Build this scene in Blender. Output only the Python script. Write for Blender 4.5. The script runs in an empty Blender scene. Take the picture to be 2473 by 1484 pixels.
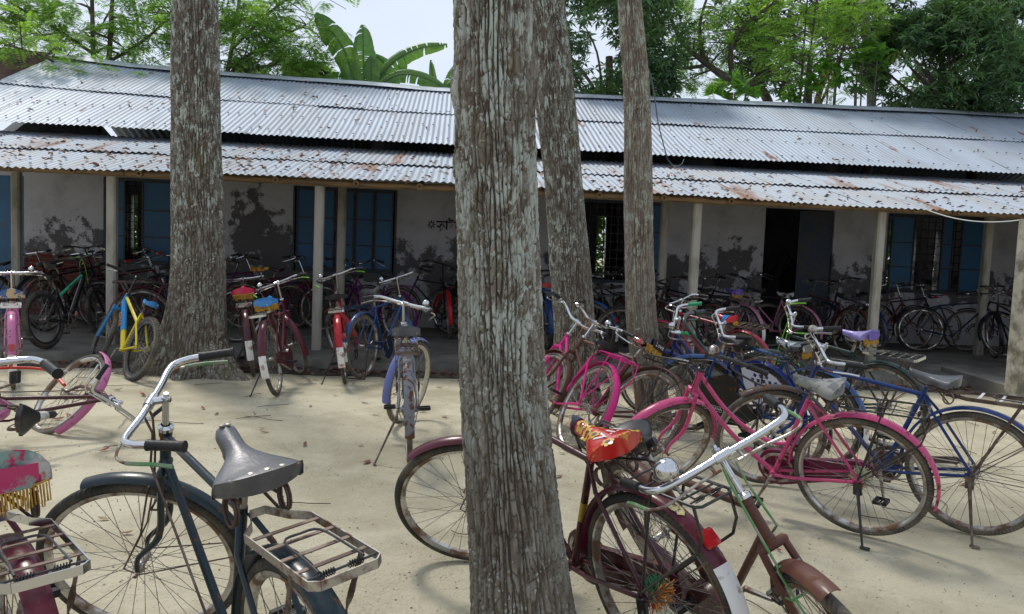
import bpy, math, random
import numpy as np
from mathutils import Vector, Matrix, noise as mnoise

PI = math.pi
def R(d): return math.radians(d)
S = bpy.context.scene
COL = S.collection

# ------------------------------------------------------------------ camera
CAM_H = 1.5; CAM_F = 1900.0; CAM_PITCH = R(4.2); CAM_ROLL = R(2.35)
cam_d = bpy.data.cameras.new("camera"); cam = bpy.data.objects.new("camera", cam_d); COL.objects.link(cam)
cam_d.sensor_width = 36; cam_d.lens = CAM_F / 2473.0 * 36.0
cam_d.clip_start = 0.05; cam_d.clip_end = 600
cam.matrix_world = Matrix.Translation((0, 0, CAM_H)) @ (Matrix.Rotation(PI/2 - CAM_PITCH, 4, 'X') @ Matrix.Rotation(CAM_ROLL, 4, 'Z'))
S.camera = cam

# ------------------------------------------------------------------ sky and sun
SUN_EL = R(58); SUN_AZ = R(-38)          # azimuth measured from +Y towards +X
w = bpy.data.worlds.new("World"); S.world = w; w.use_nodes = True
nt = w.node_tree; nt.nodes.clear()
def N(t, k, **kw):
    n = t.nodes.new(k)
    for a, b in kw.items(): setattr(n, a, b)
    return n
o_ = N(nt, 'ShaderNodeOutputWorld'); bg = N(nt, 'ShaderNodeBackground'); bg.inputs[1].default_value = 0.10
sky = N(nt, 'ShaderNodeTexSky', sky_type='NISHITA'); sky.sun_disc = False
sky.sun_elevation = SUN_EL; sky.sun_rotation = SUN_AZ; sky.air_density = 1.2; sky.dust_density = 2.0; sky.ozone_density = 1.0
tc = N(nt, 'ShaderNodeTexCoord'); mp = N(nt, 'ShaderNodeMapping'); mp.inputs['Scale'].default_value = (1, 1, 2.6)
n1 = N(nt, 'ShaderNodeTexNoise'); n1.inputs['Scale'].default_value = 2.3; n1.inputs['Detail'].default_value = 7; n1.inputs['Roughness'].default_value = .55
rp = N(nt, 'ShaderNodeValToRGB'); rp.color_ramp.elements[0].position = .32; rp.color_ramp.elements[1].position = .62
rp.color_ramp.elements[0].color = (.62, .62, .62, 1); rp.color_ramp.elements[1].color = (.97, .97, .97, 1)
mx = N(nt, 'ShaderNodeMix', data_type='RGBA'); mx.inputs['B'].default_value = (7.0, 7.75, 9.0, 1)
L = nt.links.new
L(tc.outputs['Generated'], mp.inputs[0]); L(mp.outputs[0], n1.inputs['Vector']); L(n1.outputs['Fac'], rp.inputs[0])
L(rp.outputs[0], mx.inputs['Factor']); L(sky.outputs[0], mx.inputs['A']); L(mx.outputs['Result'], bg.inputs[0]); L(bg.outputs[0], o_.inputs[0])
sd = bpy.data.lights.new("sun", 'SUN'); sd.energy = 2.4; sd.angle = R(10); sd.color = (1, .95, .87)
so = bpy.data.objects.new("sun", sd); COL.objects.link(so)
sv = Vector((math.sin(SUN_AZ)*math.cos(SUN_EL), math.cos(SUN_AZ)*math.cos(SUN_EL), math.sin(SUN_EL)))
so.rotation_euler = (-sv).to_track_quat('-Z', 'Y').to_euler(); so.location = sv*40
S.view_settings.view_transform = 'Standard'; S.view_settings.look = 'None'; S.view_settings.gamma = 1; S.view_settings.exposure = 0.2
S.cycles.max_bounces = 8; S.cycles.transparent_max_bounces = 8

# ------------------------------------------------------------------ object helpers
def tag(o, label=None, cat=None, group=None, kind=None):
    if label: o['label'] = label
    if cat: o['category'] = cat
    if group: o['group'] = group
    if kind: o['kind'] = kind
    return o
def empty(name, loc=(0, 0, 0), rot=(0, 0, 0), parent=None):
    o = bpy.data.objects.new(name, None); COL.objects.link(o); o.location = loc; o.rotation_euler = rot; o.empty_display_size = .1
    if parent: o.parent = parent
    return o
def link(name, me, m=None, parent=None):
    o = bpy.data.objects.new(name, me); COL.objects.link(o)
    if m and not me.materials: me.materials.append(m)
    if parent: o.parent = parent
    return o
def mesh_np(name, V, F, m, parent=None, smooth=False):
    """V (n,3) array, F (k,4) or (k,3) array"""
    V = np.asarray(V, dtype=np.float32); F = np.asarray(F, dtype=np.int32)
    me = bpy.data.meshes.new(name); k = F.shape[1]
    me.vertices.add(len(V)); me.vertices.foreach_set('co', V.ravel())
    me.loops.add(F.size); me.loops.foreach_set('vertex_index', F.ravel())
    me.polygons.add(len(F)); me.polygons.foreach_set('loop_start', np.arange(0, F.size, k, dtype=np.int32))
    me.polygons.foreach_set('loop_total', np.full(len(F), k, dtype=np.int32))
    me.polygons.foreach_set('use_smooth', np.full(len(F), smooth))
    me.update(); me.validate()
    return link(name, me, m, parent)
def frame_for(d):
    d = Vector(d).normalized(); a = Vector((0, 0, 1)) if abs(d.z) < .9 else Vector((1, 0, 0))
    u = d.cross(a).normalized(); return u, d.cross(u).normalized()
class MB:
    def __init__(s): s.v = []; s.f = []; s.xf = None
    def add(s, vs, fs):
        b = len(s.v)
        s.v += [tuple(s.xf(Vector(p))) if s.xf else tuple(p) for p in vs]
        s.f += [tuple(i+b for i in q) for q in fs]; return s
    def tube(s, pts, r, n=8, caps=True, flat=1.0):
        pts = [Vector(p) for p in pts]; k = len(pts)
        rs = r if isinstance(r, (list, tuple)) else [r]*k
        vs = []; fs = []; u = None
        for i, p in enumerate(pts):
            d = (pts[min(i+1, k-1)] - pts[max(i-1, 0)])
            d = d.normalized() if d.length > 1e-9 else Vector((0, 0, 1))
            if u is None: u, _ = frame_for(d)
            u = (u - d*u.dot(d)); u = u.normalized() if u.length > 1e-6 else frame_for(d)[0]
            v = d.cross(u)
            for j in range(n):
                a = 2*PI*j/n; vs.append(p + (u*math.cos(a) + v*math.sin(a)*flat)*rs[i])
        for i in range(k-1):
            for j in range(n): fs.append((i*n+j, i*n+(j+1) % n, (i+1)*n+(j+1) % n, (i+1)*n+j))
        if caps: fs.append(tuple(range(n-1, -1, -1))); fs.append(tuple((k-1)*n+j for j in range(n)))
        return s.add(vs, fs)
    def box(s, c, sz, ax=None):
        c = Vector(c); ax = ax or (Vector((1, 0, 0)), Vector((0, 1, 0)), Vector((0, 0, 1)))
        vs = [c + ax[0]*(sz[0]/2*i) + ax[1]*(sz[1]/2*j) + ax[2]*(sz[2]/2*k) for i in (-1, 1) for j in (-1, 1) for k in (-1, 1)]
        return s.add(vs, [(0, 1, 3, 2), (4, 6, 7, 5), (0, 4, 5, 1), (2, 3, 7, 6), (0, 2, 6, 4), (1, 5, 7, 3)])
    def bar(s, a, b, w_, h_, up=(0, 0, 1)):
        a = Vector(a); b = Vector(b); d = (b-a); l = d.length; d.normalize()
        y = Vector(up).cross(d).normalized(); z = d.cross(y)
        return s.box((a+b)/2, (l, w_, h_), (d, y, z))
    def lathe(s, prof, c=(0, 0, 0), axis=(0, 1, 0), n=32, a0=0., a1=None, closed_prof=True, ref=None):
        """prof: list of (radius, along axis)"""
        c = Vector(c); ax = Vector(axis).normalized()
        if ref: u = Vector(ref); v = ax.cross(u)
        else: u, v = frame_for(ax)
        full = a1 is None; m = len(prof); k = n if full else n+1; vs = []; fs = []
        for i in range(k):
            a = (2*PI*i/n) if full else a0 + (a1-a0)*i/n
            for (r, h) in prof: vs.append(c + (u*math.cos(a) + v*math.sin(a))*r + ax*h)
        mm = m if closed_prof else m-1
        for i in range(n):
            i2 = (i+1) % k
            for j in range(mm): fs.append((i*m+j, i*m+(j+1) % m, i2*m+(j+1) % m, i2*m+j))
        if not full and closed_prof: fs.append(tuple(range(m-1, -1, -1))); fs.append(tuple((k-1)*m+j for j in range(m)))
        return s.add(vs, fs)
    def sphere(s, c, r, n=12, m=8, sc=(1, 1, 1)):
        c = Vector(c); vs = [c + Vector((0, 0, r*sc[2]))]; fs = []
        for i in range(1, m):
            t = PI*i/m
            for j in range(n): a = 2*PI*j/n; vs.append(c + Vector((math.sin(t)*math.cos(a)*r*sc[0], math.sin(t)*math.sin(a)*r*sc[1], math.cos(t)*r*sc[2])))
        vs.append(c - Vector((0, 0, r*sc[2])))
        for j in range(n): fs.append((0, 1+j, 1+(j+1) % n)); fs.append((len(vs)-1, 1+(m-2)*n+(j+1) % n, 1+(m-2)*n+j))
        for i in range(m-2):
            for j in range(n): fs.append((1+i*n+j, 1+(i+1)*n+j, 1+(i+1)*n+(j+1) % n, 1+i*n+(j+1) % n))
        return s.add(vs, fs)
    def prism(s, poly, t, o=(0, 0, 0), X=(1, 0, 0), Y=(0, 0, 1), Z=(0, 1, 0)):
        """polygon of (a,b) in plane X,Y extruded by t along Z, centred"""
        o = Vector(o); X = Vector(X); Y = Vector(Y); Z = Vector(Z); n = len(poly)
        vs = [o + X*a + Y*b - Z*t/2 for a, b in poly] + [o + X*a + Y*b + Z*t/2 for a, b in poly]
        fs = [tuple(range(n-1, -1, -1)), tuple(range(n, 2*n))] + [(i, (i+1) % n, n+(i+1) % n, n+i) for i in range(n)]
        return s.add(vs, fs)
    def minz(s): return min(p[2] for p in s.v)
    def mesh(s, name, smooth=True, ang=40):
        me = bpy.data.meshes.new(name); me.from_pydata(s.v, [], s.f); me.update()
        if smooth:
            me.polygons.foreach_set('use_smooth', [True]*len(me.polygons))
            me.set_sharp_from_angle(angle=R(ang))
        return me
    def build(s, name, m, parent=None, smooth=True, ang=40):
        return link(name, s.mesh(name, smooth, ang), m, parent)
def smooth_path(pts, n=6):
    pts = [Vector(p) for p in pts]; out = []
    for i in range(len(pts)-1):
        p0 = pts[max(i-1, 0)]; p1 = pts[i]; p2 = pts[i+1]; p3 = pts[min(i+2, len(pts)-1)]
        for k in range(n):
            t = k/n
            out.append(.5*((2*p1) + (p2-p0)*t + (2*p0-5*p1+4*p2-p3)*t*t + (3*p1-p0-3*p2+p3)*t**3))
    out.append(pts[-1]); return out
def text_geo(txt, size, depth=.0, off=0.):
    cu = bpy.data.curves.new('txt', 'FONT'); cu.body = txt; cu.offset = off; cu.size = size; cu.extrude = depth; cu.align_x = 'CENTER'; cu.align_y = 'CENTER'
    ob = bpy.data.objects.new('txt', cu); COL.objects.link(ob)
    dg = bpy.context.evaluated_depsgraph_get(); me = bpy.data.meshes.new_from_object(ob.evaluated_get(dg))
    vs = [v.co.copy() for v in me.vertices]; fs = [tuple(p.vertices) for p in me.polygons]
    bpy.data.objects.remove(ob); bpy.data.curves.remove(cu); bpy.data.meshes.remove(me)
    return vs, fs

# ------------------------------------------------------------------ materials
MATS = {}
def pm(name, c1, c2=None, scale=6., lo=.45, hi=.6, rough=.5, r2=None, metal=0., m2=None, bump=0., bscale=60., detail=6., stretch=(1, 1, 1),
       c3=None, s3=1.3, lo3=.45, hi3=.7, coat=0., spec=.5, rand=0., coord='Object', bdist=.002):
    """principled paint c1 with noisy patches of c2 and broad drifts of c3"""
    if name in MATS: return MATS[name]
    m = bpy.data.materials.new(name); m.use_nodes = True; t = m.node_tree; L = t.links.new
    b = t.nodes['Principled BSDF']; b.inputs['Roughness'].default_value = rough; b.inputs['Metallic'].default_value = metal
    b.inputs['Coat Weight'].default_value = coat; b.inputs['Coat Roughness'].default_value = .12; b.inputs['Specular IOR Level'].default_value = spec
    tc = N(t, 'ShaderNodeTexCoord'); mp = N(t, 'ShaderNodeMapping'); mp.inputs['Scale'].default_value = stretch; L(tc.outputs[coord], mp.inputs[0])
    oi = N(t, 'ShaderNodeObjectInfo'); va = N(t, 'ShaderNodeVectorMath', operation='SCALE'); va.inputs['Scale'].default_value = 13.
    vd = N(t, 'ShaderNodeVectorMath', operation='ADD'); cmb = N(t, 'ShaderNodeCombineXYZ')
    for i in range(3): L(oi.outputs['Random'], cmb.inputs[i])
    L(cmb.outputs[0], va.inputs[0]); L(mp.outputs[0], vd.inputs[0]); L(va.outputs[0], vd.inputs[1])
    col = None
    def mixcol(a, bcol, fac):
        x = N(t, 'ShaderNodeMix', data_type='RGBA')
        if isinstance(a, tuple): x.inputs['A'].default_value = (*a, 1)
        else: L(a, x.inputs['A'])
        x.inputs['B'].default_value = (*bcol, 1); L(fac, x.inputs['Factor']); return x.outputs['Result']
    def noisefac(sc, lo_, hi_, det):
        n = N(t, 'ShaderNodeTexNoise'); n.inputs['Scale'].default_value = sc; n.inputs['Detail'].default_value = det; n.inputs['Roughness'].default_value = .62
        L(vd.outputs[0], n.inputs['Vector'])
        r = N(t, 'ShaderNodeMapRange'); r.inputs['From Min'].default_value = lo_; r.inputs['From Max'].default_value = hi_; L(n.outputs['Fac'], r.inputs['Value']); return r.outputs[0]
    cur = tuple(c1)
    if c3: cur = mixcol(cur, c3, noisefac(s3, lo3, hi3, 4))
    if c2:
        f = noisefac(scale, lo, hi, detail); cur = mixcol(cur, c2, f)
        if r2 is not None or m2 is not None:
            for key, a, bb in (('Roughness', rough, r2), ('Metallic', metal, m2)):
                if bb is None: continue
                q = N(t, 'ShaderNodeMapRange'); q.inputs['To Min'].default_value = a; q.inputs['To Max'].default_value = bb; L(f, q.inputs['Value']); L(q.outputs[0], b.inputs[key])
    if rand:
        h = N(t, 'ShaderNodeHueSaturation'); g = N(t, 'ShaderNodeNewGeometry'); q = N(t, 'ShaderNodeMapRange')
        q.inputs['To Min'].default_value = 1-rand; q.inputs['To Max'].default_value = 1+rand; L(g.outputs['Random Per Island'], q.inputs['Value']); L(q.outputs[0], h.inputs['Value'])
        if isinstance(cur, tuple): h.inputs['Color'].default_value = (*cur, 1)
        else: L(cur, h.inputs['Color'])
        cur = h.outputs[0]
    if isinstance(cur, tuple): b.inputs['Base Color'].default_value = (*cur, 1)
    else: L(cur, b.inputs['Base Color'])
    if bump:
        n = N(t, 'ShaderNodeTexNoise'); n.inputs['Scale'].default_value = bscale; n.inputs['Detail'].default_value = 5; L(vd.outputs[0], n.inputs['Vector'])
        bp = N(t, 'ShaderNodeBump'); bp.inputs['Strength'].default_value = bump; bp.inputs['Distance'].default_value = bdist; L(n.outputs['Fac'], bp.inputs['Height']); L(bp.outputs[0], b.inputs['Normal'])
    MATS[name] = m; return m
RUST = (.10, .042, .02); DUST = (.24, .20, .14)
def paint(name, c, wear=.62, rough=.30, coat=.08, worn=RUST):
    d = tuple(.9*x + .035*y for x, y in zip(c, DUST))
    return pm('paint_'+name, c, worn, scale=22, lo=wear, hi=wear+.05, rough=rough, r2=.8, coat=coat, c3=d, s3=4, bump=.15, bscale=90, spec=.3)
chrome = pm('chrome', (.58, .59, .61), (.16, .10, .06), scale=26, lo=.66, hi=.74, rough=.16, r2=.7, metal=1., m2=.5, bump=.05, bscale=40)
steel = pm('old_steel', (.42, .40, .37), (.13, .065, .035), scale=15, lo=.46, hi=.6, rough=.38, r2=.8, metal=.9, m2=.2)
rusty = pm('rusty_steel', (.085, .055, .042), (.20, .15, .12), scale=12, lo=.45, hi=.65, rough=.7, r2=.4, metal=.35)
blacksteel = pm('black_steel', (.012, .012, .013), (.07, .05, .04), scale=20, lo=.58, hi=.68, rough=.35, r2=.8, coat=.2)
rimsteel = pm('rim_steel', (.50, .49, .46), (.15, .085, .05), scale=9, lo=.44, hi=.58, rough=.3, r2=.75, metal=.85, m2=.15)
spoke_m = pm('spoke_steel', (.10, .085, .07), (.28, .27, .25), scale=20, rough=.5, metal=.5)
rubber = pm('black_rubber', (.016, .016, .017), (.035, .033, .03), scale=9, lo=.5, hi=.7, rough=.5, bump=.2, bscale=120, spec=.3)
leather = pm('black_leather', (.014, .014, .016), (.026, .025, .025), scale=14, rough=.36, bump=.25, bscale=160, coat=.05, spec=.35)
grayleather = pm('silver_leather', (.135, .138, .146), (.085, .085, .09), scale=9, lo=.42, hi=.72, rough=.36, r2=.5, metal=.35, bump=.5, bscale=55, bdist=.003)
whitepaint = pm('white_flap_paint', (.70, .68, .66), (.30, .22, .17), scale=14, lo=.56, hi=.64, rough=.5)
redlens = pm('red_reflector', (.36, .012, .014), None, rough=.18, coat=.6)
fringe_m = pm('yellow_fringe', (.55, .33, .04), (.4, .2, .02), scale=40, rough=.85)
def tyre_mat(name, c, dust, amount):
    if name in MATS: return MATS[name]
    m = pm(name, c, dust, scale=5, lo=.5-amount, hi=.75-amount*.5, rough=.85, stretch=(1, 1, 1))
    t = m.node_tree; L = t.links.new; b = t.nodes['Principled BSDF']
    tc = N(t, 'ShaderNodeTexCoord'); sx = N(t, 'ShaderNodeSeparateXYZ'); L(tc.outputs['Object'], sx.inputs[0])
    at = N(t, 'ShaderNodeMath', operation='ARCTAN2'); L(sx.outputs['Z'], at.inputs[0]); L(sx.outputs['X'], at.inputs[1])
    ab = N(t, 'ShaderNodeMath', operation='ABSOLUTE'); L(sx.outputs['Y'], ab.inputs[0])
    m1 = N(t, 'ShaderNodeMath', operation='MULTIPLY'); L(at.outputs[0], m1.inputs[0]); m1.inputs[1].default_value = 110
    m2_ = N(t, 'ShaderNodeMath', operation='MULTIPLY_ADD'); L(ab.outputs[0], m2_.inputs[0]); m2_.inputs[1].default_value = 260; L(m1.outputs[0], m2_.inputs[2])
    sn = N(t, 'ShaderNodeMath', operation='SINE'); L(m2_.outputs[0], sn.inputs[0])
    bp = N(t, 'ShaderNodeBump'); bp.inputs['Strength'].default_value = .6; bp.inputs['Distance'].default_value = .003
    L(sn.outputs[0], bp.inputs['Height']); L(bp.outputs[0], b.inputs['Normal'])
    return m
tyre_dark = tyre_mat('tyre_rubber', (.03, .029, .027), (.15, .125, .09), .06)
tyre_dusty = tyre_mat('dusty_tyre_rubber', (.06, .055, .048), (.20, .17, .12), .14)
tyre_white = tyre_mat('pale_tyre_rubber', (.30, .27, .19), (.42, .37, .26), .1)
# ================================================================== bicycles
RW = .357; WB = 1.17; HA = R(68)
RH = Vector((-WB/2, 0, RW)); FH = Vector((WB/2, 0, RW))
SAX = Vector((-math.cos(HA), 0, math.sin(HA)))
A0 = FH + Vector((-.075/math.sin(HA), 0, 0))
BB = Vector((-.115, 0, .285))
def axis_at(z): return A0 + SAX*((z-RW)/SAX.z)
STD = Vector((-math.cos(HA), 0, math.sin(HA)))          # seat tube direction
def seat_at(z): return BB + STD*((z-BB.z)/STD.z)
WMESH = {}
def wheel_meshes(lod, fat, rear):
    k = (lod, fat, rear)
    if k in WMESH: return WMESH[k]
    nseg = (72, 48, 32)[lod]; npf = (12, 8, 6)[lod]
    tr = .028 if fat else .019; Rm = RW - tr
    a = MB()
    prof = [(Rm + tr*math.cos(2*PI*i/npf), tr*math.sin(2*PI*i/npf)) for i in range(npf)]
    a.lathe(prof, n=nseg)
    if fat:                                              # knobs
        for i in range(64 if lod < 2 else 40):
            for s_ in (-1, 0, 1):
                t = 2*PI*(i + (.5 if s_ == 0 else 0))/(64 if lod < 2 else 40); ph = s_*.75
                rr = Rm + (tr+.002)*math.cos(ph); y = (tr+.002)*math.sin(ph)
                d = Vector((math.cos(t), 0, math.sin(t))); tg = Vector((-math.sin(t), 0, math.cos(t)))
                a.box(d*rr + Vector((0, y, 0)), (.010, .016, .013), (d, Vector((0, 1, 0)), tg))
    b = MB(); ri = Rm - tr
    if fat: b.lathe([(ri-.02, -.012), (ri+.006, -.015), (ri+.006, -.011), (ri-.004, -.009), (ri-.004, .009), (ri+.006, .011), (ri+.006, .015), (ri-.02, .012)], n=nseg)
    else: b.lathe([(ri-.014, -.008), (ri-.004, -.017), (ri+.006, -.017), (ri+.006, -.013), (ri-.004, -.009), (ri-.004, .009), (ri+.006, .013), (ri+.006, .017), (ri-.004, .017), (ri-.014, .008)], n=nseg)
    c = MB(); ns = (36, 32, 24)[lod]; rs = .0013 if lod < 2 else .0016
    for i in range(ns):
        sd_ = 1 if i % 2 else -1; t0 = 2*PI*i/ns; t1 = t0 + (1 if (i//2) % 2 else -1)*R(62)
        hr = .026 if rear else .02; y = .032*sd_
        c.tube([(math.cos(t1)*hr, y, math.sin(t1)*hr), (math.cos(t0)*(ri-.012), y*.15, math.sin(t0)*(ri-.012))], rs, 4 if lod < 2 else 3, False)
    d = MB(); hr = .026 if rear else .02
    d.lathe([(.0, -.065), (.006, -.065), (.006, -.045), (hr, -.036), (hr, -.03), (.015, -.026), (.014, .026), (hr, .03), (hr, .036), (.006, .045), (.006, .065), (.0, .065)], n=12, closed_prof=False)
    if rear and lod < 2: d.lathe([(.034, -.046), (.036, -.043), (.034, -.040)], n=18)
    d.tube([(0, -.075, 0), (0, .075, 0)], .0075, 6)
    out = [x.mesh(nm) for x, nm in ((a, 'tyre'), (b, 'rim'), (c, 'spokes'), (d, 'hub'))]
    WMESH[k] = out; return out
def put_wheel(root, mtx, spec, rear):
    w_ = empty('wheel', parent=root); w_.matrix_local = mtx
    ms = wheel_meshes(spec['lod'], spec.get('fat', False), rear)
    for me, nm, m in zip(ms, ('tyre', 'rim', 'spokes', 'hub'), (spec.get('tyre', tyre_dark), spec.get('rim', rimsteel), spoke_m, spec.get('hub', steel))):
        key = (me.name, m.name)
        if key not in WMESH:
            c = me.copy(); c.materials.clear(); c.materials.append(m); WMESH[key] = c
        link(nm, WMESH[key], None, w_)
    return w_
def guard(a0, a1, n=26, wid=.032, rad=RW+.014, th=.0022):
    """C-section strip around a hub, angles in degrees from forward over the top"""
    m = MB(); k = 7; cs = []
    for i in range(k):
        t = -1 + 2*i/(k-1); cs.append((wid*t, .016*math.sqrt(max(0, 1-(t*.98)**2))))
    loop = cs + [(y*.94, z-th) for y, z in reversed(cs)]
    vs = []; fs = []; q = len(loop)
    for i in range(n+1):
        a = R(a0 + (a1-a0)*i/n)
        for y, z in loop: vs.append((math.cos(a)*(rad+z), y, math.sin(a)*(rad+z)))
    for i in range(n):
        for j in range(q): fs.append((i*q+j, i*q+(j+1) % q, (i+1)*q+(j+1) % q, (i+1)*q+j))
    fs.append(tuple(range(q-1, -1, -1))); fs.append(tuple(n*q+j for j in range(q)))
    m.add(vs, fs); return m
def saddle_half(s):                                      # half width along the saddle, 0 nose .. 1 rear
    e = min(1, max(0, (s-.28)/.62)); e = e*e*(3-2*e)
    r = .024 + .080*e
    if s < .06: r *= math.sqrt(max(.05, 1-((.06-s)/.06)**2))
    return r
def saddle_top(s, t, puff=0.):
    return -.016*math.sin(PI*min(1, s*1.05)) + .010*(1-t*t) - .012*s*t*t + .02*max(0, s-.8) + puff*(1-t**4)*(.4+.6*s)
def saddle_mesh(L_=.27, puff=0., skirt=.045, n=22, wide=1.0):
    m = MB(); ts = [-1, -.985, -.93, -.75, -.5, -.25, 0, .25, .5, .75, .93, .985, 1]; q = len(ts)
    vs = []; fs = []
    for i in range(n+1):
        s = i/n; hw = saddle_half(s)*wide
        for t in ts:
            if abs(t) == 1: z = saddle_top(s, 1, puff) - skirt*(.55+.45*s); y = hw*math.copysign(1.01, t)
            elif abs(t) == .985: z = saddle_top(s, 1, puff) - .012; y = hw*math.copysign(1.0, t)
            else: z = saddle_top(s, t/.93*.97, puff); y = hw*t/.93*.965
            x = (.5-s)*L_
            if s > .8: x += .042*abs(t)**2.2*((s-.8)/.2)**2
            vs.append((x, y, z))
    b0 = len(vs); vs += [(x, y*.93, z-.004) for x, y, z in vs]   # inner shell
    for i in range(n):
        for j in range(q-1):
            fs.append((i*q+j, i*q+j+1, (i+1)*q+j+1, (i+1)*q+j)); fs.append((b0+i*q+j, b0+(i+1)*q+j, b0+(i+1)*q+j+1, b0+i*q+j+1))
        for j in (0, q-1): fs.append((i*q+j, (i+1)*q+j, b0+(i+1)*q+j, b0+i*q+j))
    # rear skirt
    ri = n*q; rim = []
    for j in range(q):
        x, y, z = vs[ri+j]; rim.append(len(vs)); vs.append((x+.004, y*.985, min(z-.004, saddle_top(1, 1, puff)-skirt)))
    for j in range(q-1): fs.append((ri+j, ri+j+1, rim[j+1], rim[j]))
    rim2 = []
    for j in range(q): x, y, z = vs[rim[j]]; rim2.append(len(vs)); vs.append((x+.006, y*.95, z))
    for j in range(q-1): fs.append((rim[j], rim[j+1], rim2[j+1], rim2[j])); fs.append((b0+ri+j, rim2[j], rim2[j+1], b0+ri+j+1))
    fs.append(tuple(range(q))); fs.append(tuple(b0+j for j in range(q-1, -1, -1)))
    m.add(vs, fs); return m
def fringe_mesh(L_=.27, puff=0., skirt=.045, wide=1., seed=1, drop=.05, scope=1.):
    rg = random.Random(seed); m = MB(); hw = saddle_half(1)*wide; x0 = -.5*L_ - .006; z0 = saddle_top(1, 1, puff) - skirt
    k = 26
    for i in range(k):
        t = (-1 + 2*(i+.5)/k)*scope; y = hw*t*1.02; x = x0 + .042*abs(t)**2.2; l = drop*rg.uniform(.7, 1.1); dx = rg.uniform(-.006, .002)
        m.tube([(x, y-.003, z0+.006), (x+dx, y-.004+rg.uniform(-.003, .003), z0-l), (x+dx, y+.002, z0-l*1.02), (x-.001, y+.003, z0+.005)], .0018, 4)
    m.tube([(x0+.042*abs(u)**2.2-.001, hw*u*scope*1.03, z0+.008) for u in [-1+2*i/12 for i in range(13)]], .0032, 5)
    return m
def handlebar_pts(kind):
    if kind == 'raised':    # cruiser bar
        h = [(.0, 0, 0), (.015, .05, .015), (.05, .13, .10), (.045, .18, .125), (-.01, .235, .11), (-.055, .262, .08), (-.165, .315, .0)]
    elif kind == 'flat':
        h = [(.0, 0, 0), (.0, .08, .005), (-.005, .18, .02), (-.012, .24, .022), (-.03, .34, .02)]
    elif kind == 'sport':   # smooth swept bar of the girls' bikes
        h = [(.0, 0, 0), (.01, .08, .005), (.025, .16, .045), (.01, .22, .065), (-.05, .255, .06), (-.17, .29, .035)]
    else:                   # roadster
        h = [(.035, 0, 0), (.037, .10, 0), (.04, .175, .004), (.032, .222, .006), (-.002, .246, .004), (-.045, .256, .0), (-.155, .275, -.016)]
    return h
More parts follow.
